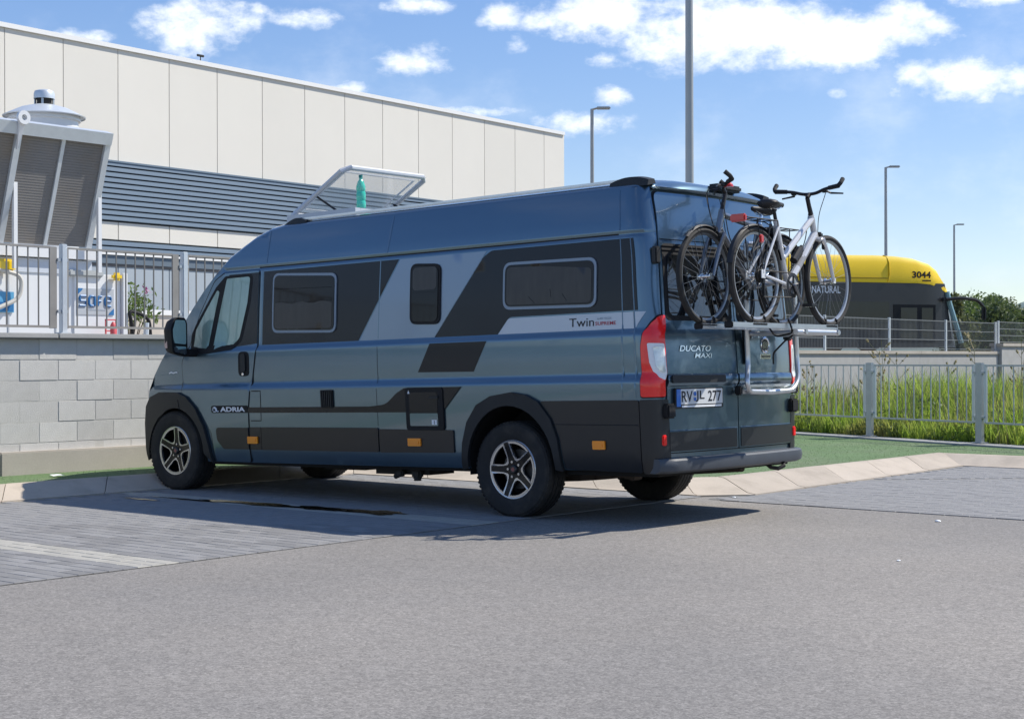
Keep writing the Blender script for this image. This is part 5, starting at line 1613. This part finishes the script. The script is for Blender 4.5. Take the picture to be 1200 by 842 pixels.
# ================================================================== GAS COMPRESSOR STATION BEHIND THE WALL
cp = thing('compressor_station', 'white gas compressor cabinets with a raised slatted flap behind the fence', 'machine', (14.0, 0, 1.36))
mb = MB(); mb.span((.0, -5.10, 0), (3.2, 8.0, 1.22)); mb.span((.06, -5.10, 1.28), (3.2, 8.0, 1.46)); cb = mb.build('cabinet', WHITE_METAL, cp, smooth=0)
mb = MB(); mb.span((.10, -5.06, 1.21), (3.1, 7.9, 1.29)); mb.build('slot', SEAM, cp, smooth=0)
mb = MB(); mb.span((-.10, -5.16, 1.46), (3.3, 8.06, 1.60)); mb.build('top_beam', WHITE_METAL, cp, smooth=0)
mb = MB(); mb.span((-.02, -5.12, 1.22), (.055, 8.0, 1.44)); mb.build('grey_rail', mat('rail_bluegrey', (.52, .56, .62), .5), cp, smooth=0)
for y_ in (-4.45, -3.6, -2.2, -.8, .6):
    mb = MB(); mb.span((-.012, y_ - .012, .02), (0, y_ + .012, 1.20)); mb.build('panel_joint', SAFE_GREY, cp, smooth=0)
# right cabinet with the sign
mb = MB(); mb.bbox((.42, -5.22, .62), (.9, .92, 1.24), .02); sc_ = mb.build('sign_cabinet', WHITE_METAL, cp)
mb = MB(); mb.bbox((-.035, -5.73, .64), (.10, .10, 1.27), .01); mb.build('corner_post', WHITE_METAL, cp)
mb = MB(); mb.span((-.03, -4.82, .575), (-.042, -5.53, 1.0)); sg = mb.build('sign_board', SAFE_GREY, sc_, smooth=0)


def sign_fn(u, v): return Vector((-.0445, -4.82 - u, .575 + v))


def sign_poly(loop, name, mt):
    mb = MB(); mb.prism(loop, lambda u, v, h: sign_fn(u, v) + Vector((-h, 0, 0)), .002); return mb.build(name, mt, sg, smooth=0)


sign_poly([(0, .425), (.11, .425), (.085, .385), (0, .315)], 'sign_corner', SAFE_BLUE)
sign_poly([(.71, 0), (.60, 0), (.625, .04), (.71, .11)], 'sign_corner', SAFE_BLUE)
stk = .021


def stroke(paths, name):
    mb = MB()
    for pts in paths: mb.tube([sign_fn(u, v) for u, v in pts], stk, 6)
    return mb.build(name, SAFE_BLUE, sg, smooth=30)


lz, lt = .145, .30
ml = (lz + lt) / 2
stroke([[(.175, lt), (.06, lt), (.045, lt - .03), (.06, ml), (.155, ml), (.17, ml - .03), (.155, lz), (.04, lz)]], 'letter_s')
stroke([[(.305, lt), (.25, lt), (.225, lt - .03), (.225, lz + .03), (.25, lz), (.305, lz)], [(.335, lt), (.335, lz)]], 'letter_a')
stroke([[(.47, lt), (.42, lt), (.395, lt - .03), (.395, lz)], [(.395, ml), (.455, ml)]], 'letter_f')
stroke([[(.645, lz), (.56, lz), (.535, lz + .03), (.535, lt - .03), (.56, lt), (.63, lt), (.645, lt - .03), (.645, ml), (.54, ml)]], 'letter_e')
sign_poly([(.18, .075), (.55, .075), (.55, .09), (.18, .09)], 'small_print', mat('sign_print_grey', (.36, .40, .45), .5))
for (y0, y1, z0, z1) in ((-3.3, -3.64, 1.20, 1.40), (-5.44, -5.62, 1.14, 1.27)):
    mb = MB(); mb.bbox((-.12, (y0 + y1) / 2, (z0 + z1) / 2), (.12, abs(y1 - y0), z1 - z0), .04); mb.build('yellow_cap', YELLOW, cp)
mb = MB(); mb.bbox((-.03, -4.98, 1.24), (.12, .66, .10), .02); mb.build('sign_cabinet_lid', mat('lid_grey', (.40, .42, .42), .5), cp)
mb = MB(); mb.tube(smooth_path([(-.15, -2.6, 1.22), (-.15, -3.2, 1.27), (-.15, -3.75, 1.15), (-.14, -3.72, .80), (-.12, -3.3, .62), (-.1, -2.9, .50)], .15), .035, 8); mb.build('hose', mat('hose_beige', (.52, .50, .45), .6), cp)
mb = MB(); mb.span((-.01, -2.6, .58), (-.03, -3.68, .90)); wn = mb.build('blue_panel', mat('panel_blue', (.10, .34, .56), .5), cp, smooth=0)
mb = MB(); mb.span((-.031, -3.40, .60), (-.036, -3.67, .74)); mb.build('blue_panel_mark', SAFE_BLUE, wn, smooth=0)
# raised flap: hinged on the roof edge, leaning out towards the lot
F0, F1 = Vector((0, 0, 1.66)), Vector((-.57, 0, 3.42))
fd = F1 - F0; fn_ = Vector((-fd.z, 0, fd.x)).normalized()


def FP(u, y, h=0): q = F0 + fd * u + fn_ * h; return (q.x, y, q.z)


def fbox(u0, u1, y0, y1, h0, h1):
    mb = MB(); vs = [FP(u, y, h) for h in (h0, h1) for u, y in ((u0, y0), (u1, y0), (u1, y1), (u0, y1))]
    mb.add(vs, [(0, 1, 2, 3), (7, 6, 5, 4), (0, 4, 5, 1), (1, 5, 6, 2), (2, 6, 7, 3), (3, 7, 4, 0)]); return mb


fl = fbox(0, .95, -5.0, 8, -.10, -.05).build('flap', WHITE_METAL, cp, smooth=0)
ribs = [-5.06 + .805 * i for i in range(17)]
for i in range(len(ribs) - 1):
    y0, y1 = ribs[i] + .035, ribs[i + 1] - .035
    n_ = 40
    if ribs[i] > -1.2: n_ = 4
    mb = MB()
    for j in range(n_):
        a, b_ = j / n_ * .925, (j + .93) / n_ * .925
        vs = [FP(a, y0, -.045), FP(a, y1, -.045), FP(b_, y1, -.045), FP(b_, y0, -.045), FP(a, y0, -.02), FP(a, y1, -.02), FP(b_, y1, -.0235), FP(b_, y0, -.0235)]
        mb.add(vs, [(0, 1, 2, 3), (4, 5, 6, 7), (0, 1, 5, 4), (1, 2, 6, 5), (2, 3, 7, 6), (3, 0, 4, 7)])
    mb.span((.0, 0, 0), (.0, 0, 0)) if False else None
    o = mb.build('flap_lining', FLAP, fl, smooth=0)
    fbox(0, .92, y0 - .0, y1 + .0, -.0495, -.043).build('lining_back', FLAP, fl, smooth=0)
for i, y_ in enumerate(ribs):
    w_ = .05 if i % 2 == 0 else .032
    fbox(0, .925, y_ - w_, y_ + w_, -.048, .03 if i % 2 == 0 else .01).build('flap_rib', GALV_LIGHT, fl, smooth=0)
fbox(.925, 1.03, -5.10, 8, -.12, .06).build('flap_top_beam', GALV_LIGHT, fl, smooth=0)
for y_ in (-3.55, -5.09, -1.9, -.3):
    mb = MB(); mb.span((-.29, y_ - .032, 1.25), (-.23, y_ + .032, 2.58)); mb.build('prop_post', WHITE_METAL, cp, smooth=0)
mb = MB(); c = Vector(FP(1.07, -3.42, .10)); mb.lathe([(.045, -.03), (.105, -.03), (.105, .03), (.045, .03)], 20, 'x', c, closed=True); mb.lathe([(0, .035), (.05, .035)], 12, 'x', c)
mb.add([FP(1.05, -3.36, .07), FP(1.05, -3.48, .07), FP(.80, -3.42, .04), FP(1.05, -3.36, .11), FP(1.05, -3.48, .11), FP(.80, -3.42, .08)], [(0, 1, 2), (5, 4, 3), (0, 3, 4, 1), (1, 4, 5, 2), (2, 5, 3, 0)])
mb.build('lifting_lug', WHITE_METAL, fl)
for i, (y_, lb_) in enumerate(((-6.24, 'conical roof ventilator with a drum cowl, right of the pair above the flap'), (-4.35, 'conical roof ventilator cut by the left edge above the flap'))):
    t = thing('roof_ventilator', lb_, 'ventilator', (17.0, y_, 1.56), group='ventilators above the flap')
    mb = MB(); mb.lathe([(.60, 0), (.60, 3.95), (.64, 3.95), (.64, 4.02), (0, 4.02)], 32, 'z'); mb.build('duct', WHITE_METAL, t)
    mb = MB(); mb.lathe([(.72, 4.01), (.73, 4.03), (.42, 4.18), (.20, 4.24), (0, 4.24)], 32, 'z'); mb.build('cone_cowl', GALV_LIGHT, t)
    mb = MB(); mb.lathe([(.13, 4.20), (.13, 4.38)], 20, 'z'); mb.build('drum_neck', STEEL_DARK, t)
    for j in range(4):
        mb = MB(); a = PI / 4 + PI / 2 * j; mb.box((.16 * math.cos(a), .16 * math.sin(a), 4.29), (.03, .03, .16)); mb.build('drum_strut', GALV, t, smooth=0)
    mb = MB(); mb.lathe([(.185, 4.35), (.185, 4.44), (.165, 4.49), (.09, 4.515), (0, 4.52)], 24, 'z'); mb.build('drum_cap', GALV_LIGHT, t)

# red stand, black hose and pipe, plant, low wall
t = thing('red_stand', 'small red metal stand in front of the white sign cabinet', 'stand', (13.72, -5.30, 1.36))
mb = MB()
for a, b_ in ((-.11, -.09), (.09, .11)):
    mb.span((-.01, a, 0), (.01, b_, .50))
for z_ in (.14, .30, .48): mb.span((-.012, -.11, z_), (.012, .11, z_ + .022))
mb.build('stand_frame', RED_CRATE, t, smooth=0)
mb = MB(); mb.lathe([(0, .16), (.045, .16), (.05, .19), (.05, .40), (.03, .44), (.015, .46), (0, .46)], 14, 'z', (0, -.045, 0)); mb.build('extinguisher', RED_CRATE, t)
t = thing('filling_hose', 'black filling hose bent over a grey pipe beside the white cabinet', 'hose', (13.9, -6.0, 1.36))
mb = MB(); mb.tube(smooth_path([(0, .10, 0), (0, .16, .45), (0, .22, .66), (0, -.05, .60), (0, -.20, .50), (0, -.22, .25)], .12), .03, 8); mb.build('hose', SEAM, t)
mb = MB(); mb.tube([(0, -.12, 0), (0, -.14, .46)], .045, 8); mb.build('pipe', GALV_LIGHT, t)
t = thing('flowering_plant', 'small shrub with pink flowers behind the fence beside the white cabinet', 'plant', (14.8, -6.5, 1.16))
mb = MB(); rnd = random.Random(11); P = []; FL = []
for i in range(9):
    a = rnd.uniform(0, 6.28); r_ = rnd.uniform(.1, .42); h_ = rnd.uniform(.75, 1.15); e_ = Vector((r_ * math.cos(a), r_ * math.sin(a), h_))
    mb.tube([(rnd.uniform(-.04, .04), rnd.uniform(-.04, .04), 0), e_ * .5 + Vector((0, 0, .12)), e_], [.014, .010, .005], 5)
    for _ in range(44): P.append(e_ + Vector((rnd.gauss(0, .12), rnd.gauss(0, .12), rnd.gauss(-.04, .12))))
    if i % 3 == 0:
        pass
mb.build('stem', BARK, t); mb = MB(); leaf_cloud(mb, P, .055, rnd); mb.build('foliage', LEAF, t, smooth=0, fix=False)
for _ in range(12): FL.append(Vector((0, -.32, 1.24)) + Vector((rnd.gauss(0, .03), rnd.gauss(0, .03), rnd.gauss(0, .03))))
mb = MB(); leaf_cloud(mb, FL, .045, rnd); mb.build('flower', PINK, t, smooth=0, fix=False)
t = thing('low_wall', 'tan low wall with a pale coping behind the flowering shrub', 'wall', (18.0, -10.9, 1.36))
mb = MB(); mb.span((0, -3, 0), (.25, 4.2, .74)); mb.build('wall_face', TAN_WALL, t, smooth=0)
mb = MB(); mb.span((-.04, -3.02, .74), (.29, 4.22, .84)); mb.build('coping', CREAM_EDGE, t, smooth=0)

# ================================================================== BUS
BD = Vector((-.5329, -.8461)); BA = math.atan2(BD.y, BD.x)
bus = thing('city_bus', 'dark grey city bus with a yellow roof pod standing on the road beyond the wall', 'bus', (16.07, -35.40, 1.395), (0, 0, BA))
BL, BF, BWD = -8.3, 3.62, 2.5     # rear x, front x, width; the side we see is y = 0, the body goes to +y


def bus_loop(z, x, front=True): ...


mb = MB()      # body: sections from the rear to the front with a raked, rounded nose
secs = [(BL, 0, 0), (2.6, 0, 0), (3.2, .06, 0), (3.5, .18, 0), (3.66, .42, 0)]
prof_ = [(.16, 0), (.34, 0), (1.0, -.01), (2.24, .0)]
vs = []
for (x_, ins, _) in secs:
    for (z_, o_) in prof_:
        xx = x_ + (.38 * (1 - (z_ - .3) / 1.94) if x_ > 3.0 else 0) * (x_ - 3.0) / .66
        vs.append((xx, ins + o_, z_))
    for (z_, o_) in reversed(prof_):
        xx = x_ + (.38 * (1 - (z_ - .3) / 1.94) if x_ > 3.0 else 0) * (x_ - 3.0) / .66
        vs.append((xx, BWD - ins - o_, z_))
n_ = 8
fs = [(i * n_ + j, i * n_ + (j + 1) % n_, (i + 1) * n_ + (j + 1) % n_, (i + 1) * n_ + j) for i in range(len(secs) - 1) for j in range(n_)] + [tuple(range(n_)), tuple(range((len(secs) - 1) * n_, len(secs) * n_))]
mb.add(vs, fs); mb.build('bus_body', BUS_DARK, bus, smooth=30)
mb = MB(); vs = []
rs = [(BL, 3.13, 2.245), (-.2, 3.13, 2.245), (.9, 3.14, 2.243), (1.7, 3.12, 2.24), (2.35, 3.06, 2.235), (2.85, 2.92, 2.20), (3.2, 2.70, 2.11), (3.46, 2.36, 1.98), (3.60, 2.10, 1.90), (3.66, 1.92, 1.86)]
for (x_, zt, zb) in rs:
    ins = .0 if x_ < 2.6 else .20 * ((x_ - 2.6) / 1.0) ** 1.5
    h_ = zt - zb
    for (yy, zz) in ((-.015 + ins, zb), (-.02 + ins, zb + .12 * h_), (.02 + ins, zb + .72 * h_), (.12 + ins, zb + .93 * h_), (.35 + ins, zt), (BWD - .35 - ins, zt), (BWD - .12 - ins, zb + .93 * h_), (BWD + .02 - ins, zb + .12 * h_), (BWD - ins, zb)): vs.append((x_, yy, zz))
n_ = 9
fs = [(i * n_ + j, i * n_ + j + 1, (i + 1) * n_ + j + 1, (i + 1) * n_ + j) for i in range(len(rs) - 1) for j in range(n_ - 1)] + [tuple(range(n_)), tuple(range((len(rs) - 1) * n_, len(rs) * n_))]
mb.add(vs, fs); pod = mb.build('roof_pod', BUS_YELLOW, bus, smooth=35)
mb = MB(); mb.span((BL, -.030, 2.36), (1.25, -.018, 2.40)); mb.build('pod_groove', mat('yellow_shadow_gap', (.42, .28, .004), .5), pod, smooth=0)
mb = MB(); vs = [(1.25, -.025, 2.28), (1.30, -.03, 2.5), (1.30, .0, 2.88), (1.30, .12, 3.06), (1.30, .35, 3.145)]
mb.tube(vs, .018, 6); mb.build('pod_rib', mat('yellow_rib', (.60, .40, .006), .4), pod)


def bus_text(s, x0, z0, w_, h_, mt, nm, par, y_=-.036, **kw): return textmesh(s, lambda u, v: Vector((x0 + u, y_, z0 + v)), w_, h_, nm, mt, par, **kw)


bus_text('3044', 2.14, 2.40, .70, .22, BLACK_PRINT, 'fleet_number', pod, y_=-.033, bold=.035)
mb = MB(); mb.span((2.52, -.034, 2.30), (2.84, -.03, 2.345)); mb.build('small_print', BLACK_PRINT, pod, smooth=0)
bus_text('GAS', -2.20, 1.88, .48, .23, WHITE_PRINT, 'lettering', bus, y_=-.014, bold=.015)
bus_text('NATURAL', -1.50, 1.88, 1.02, .23, WHITE_PRINT, 'lettering', bus, y_=-.014, bold=.015)
# driver's window and door glass, pillars
mb = MB(); mb.span((1.45, -.022, .30), (3.02, -.012, 1.54)); dw = mb.build('front_door', SEAM, bus, smooth=0)
for (a, b_) in ((1.72, 2.32), (2.50, 2.92)):
    mb = MB(); mb.span((a, -.028, .42), (b_, -.0225, 1.44)); mb.build('pane', BUS_GLASS, dw, smooth=0)
for (a, b_) in ((-8.0, -6.4), (-6.3, -4.7), (-4.6, -3.0), (-2.9, -1.4), (-1.3, 1.3)):
    mb = MB(); mb.span((a, -.020, .72), (b_, -.012, 1.62)); mb.build('side_window', BUS_GLASS, bus, smooth=0)
mb = MB(); mb.tube([(3.58, .18, 1.98), (3.66, .16, 1.6), (3.90, .10, .8), (4.05, .08, .3)], .09, 8); mb.build('windscreen_edge', BUS_TEAL, bus)
mb = MB(); vs = [(3.66, .42, 1.9), (4.02, .42, .6), (4.02, BWD - .42, .6), (3.66, BWD - .42, 1.9)]; mb.add([(x_ + .012, y_, z_) for x_, y_, z_ in vs], [(0, 1, 2, 3)]); mb.build('windscreen', BUS_GLASS, bus, smooth=0)
mb = MB(); mb.tube(smooth_path([(3.40, -.05, 1.72), (3.9, -.22, 1.76), (4.40, -.32, 1.70), (4.60, -.34, 1.50)], .22, 6), .055, 8); arm = mb.build('mirror_arm', BIKE_BLACK, bus)
mb = MB(); mb.bbox((4.62, -.36, 1.26), (.13, .18, .46), .045); mb.build('mirror_head', BIKE_BLACK, arm)
mb = MB(); mb.bbox((3.38, .0, 1.72), (.22, .14, .12), .03); mb.build('arm_bracket', BIKE_BLACK, arm)
for x_ in (.6, -5.6):
    for yy in (.12, BWD - .12):
        mb = MB(); mb.lathe([(0, -.14), (.30, -.14), (.48, -.13), (.50, 0), (.48, .13), (0, .14)], 28, 'y', (x_, yy, .50)); wl = mb.build('wheel', RUBBER, bus)
        mb = MB(); mb.lathe([(0, -.146), (.26, -.146), (.28, -.141)], 20, 'y', (x_, yy, .50)); mb.build('rim', STEEL_DARK, wl)

# ================================================================== LAMP POSTS
t = thing('lamp_post', 'thick grey pole rising out of the picture right behind the van', 'lamp post', (7.0, -12.1, .06), group='lamp posts')
mb = MB(); mb.tube([(0, 0, 0), (0, 0, .9), (0, 0, 10.5)], [.085, .078, .058], 16); mb.build('pole', POLE, t)
mb = MB(); mb.bbox((0, 0, .015), (.34, .34, .03), .006); mb.build('base_plate', POLE, t)
mb = MB(); mb.bbox((-.35, 0, 10.52), (.75, .24, .09), .03); mb.build('lamp_head', POLE, t)
for (px, D_, zt, lb_) in ((694.5, 55, 10.0, 'thin lamp post with a flat head just right of the warehouse corner'), (1038.5, 72, 10.0, 'thin lamp post with a flat head rising above the yellow bus'), (1118.5, 102, 9.9, 'farthest thin lamp post, just right of the bus front')):
    x_, y_, _ = at(px, D_, 0); zb = 1.36 if x_ > 14 or y_ > -11 else .05
    t = thing('lamp_post', lb_, 'lamp post', (x_, y_, zb), (0, 0, math.atan2(right.y, right.x)), group='lamp posts')
    mb = MB(); mb.tube([(0, 0, 0), (0, 0, 1), (0, 0, zt - zb)], [.10, .085, .06], 10); mb.build('pole', POLE, t)
    mb = MB(); mb.tube([(0, 0, zt - zb - .02), (.16, 0, zt - zb + .02)], .035, 8); mb.bbox((.40, 0, zt - zb + .03), (.50, .22, .09), .03)
    mb.build('lamp_head', POLE, t)

# ================================================================== FAR TREES AND HILLS
TL = [(1129, 78, 346, 1.5), (1148, 92, 358, 2.8), (1170, 84, 363, 2.6), (1196, 90, 357, 2.8), (1140, 120, 352, 3.4), (1166, 130, 353, 3.6), (1192, 118, 351, 3.4)]      # picture column, distance, picture row of the top, crown radius
LBL = ['tall narrow-topped bush directly behind the bus mirror', 'rounded olive green bush right of the bus mirror', 'low green bush behind the mesh fence, second from the right edge', 'green bush cut by the right edge behind the taller wall',
       'dark green tree farther back behind the bus front', 'dark tree far back between the bus mirror and the right edge', 'dark far tree at the right edge of the picture', 'bush just outside the right edge', 'tree mostly hidden behind the front of the bus', 'tree hidden behind the bus roof']
for i, (px, D_, yt_, rd_) in enumerate(TL):
    x_, y_, _ = at(px, D_, 0); h_ = 1.19 + (421 - yt_) / 1829.18 * D_ - (1.3 if x_ > 13.9 else .05)
    tree('bush' if i < 4 else 'broadleaf_tree', LBL[i], (x_, y_, 1.3 if x_ > 13.9 else .05), h_ * 1.04, rd_, 6500, .15, (LEAF_OLIVE, LEAF, LEAF_DARK)[i % 3], .35 if i < 4 else .6, 20 + i, 'bushes and trees beyond the mesh fence')
rs_ = random.Random(44); P = []  # unseen bushes added out of frame to darken reflections in the van rear
for _ in range(16000):
    c = rs_.randrange(14); cx, cy = -6.5 - c * 2.1, -9.8 - (c % 3) * .9
    a, r_, z_ = rs_.uniform(0, 6.28), 1.5 * math.sqrt(rs_.random()), rs_.random()
    P.append((cx + r_ * math.cos(a), cy + r_ * math.sin(a), .1 + 2.7 * z_ * (1 - .35 * (r_ / 1.5) ** 2)))
mb = MB(); leaf_cloud(mb, P, .11, rs_)
tag(mb.build('added_scrub', LEAF_DARK, None, smooth=0, fix=False), 'unseen foliage added beyond the right edge to darken reflections in the van rear', 'added_scrub', kind='stuff')
hill = MB(); n1_, n2_ = 60, 14; vs = []
for i in range(n1_ + 1):
    px = 700 + 1500 * i / n1_
    for j in range(n2_ + 1):
        D_ = 520 + 600 * j / n2_
        x_, y_, _ = at(px, D_, 0); u = j / n2_
        z_ = -4 + 36 * math.sin(PI * u) ** 1.2 * (.70 + .20 * math.sin(px * .011 + 1.2) + .10 * math.sin(px * .037) + .05 * math.sin(px * .11 + j))
        vs.append((x_, y_, z_))
fs = [(i * (n2_ + 1) + j, i * (n2_ + 1) + j + 1, (i + 1) * (n2_ + 1) + j + 1, (i + 1) * (n2_ + 1) + j) for i in range(n1_) for j in range(n2_)]
hill.add(vs, fs); struct(hill.build('hills', HILL, None, smooth=60))
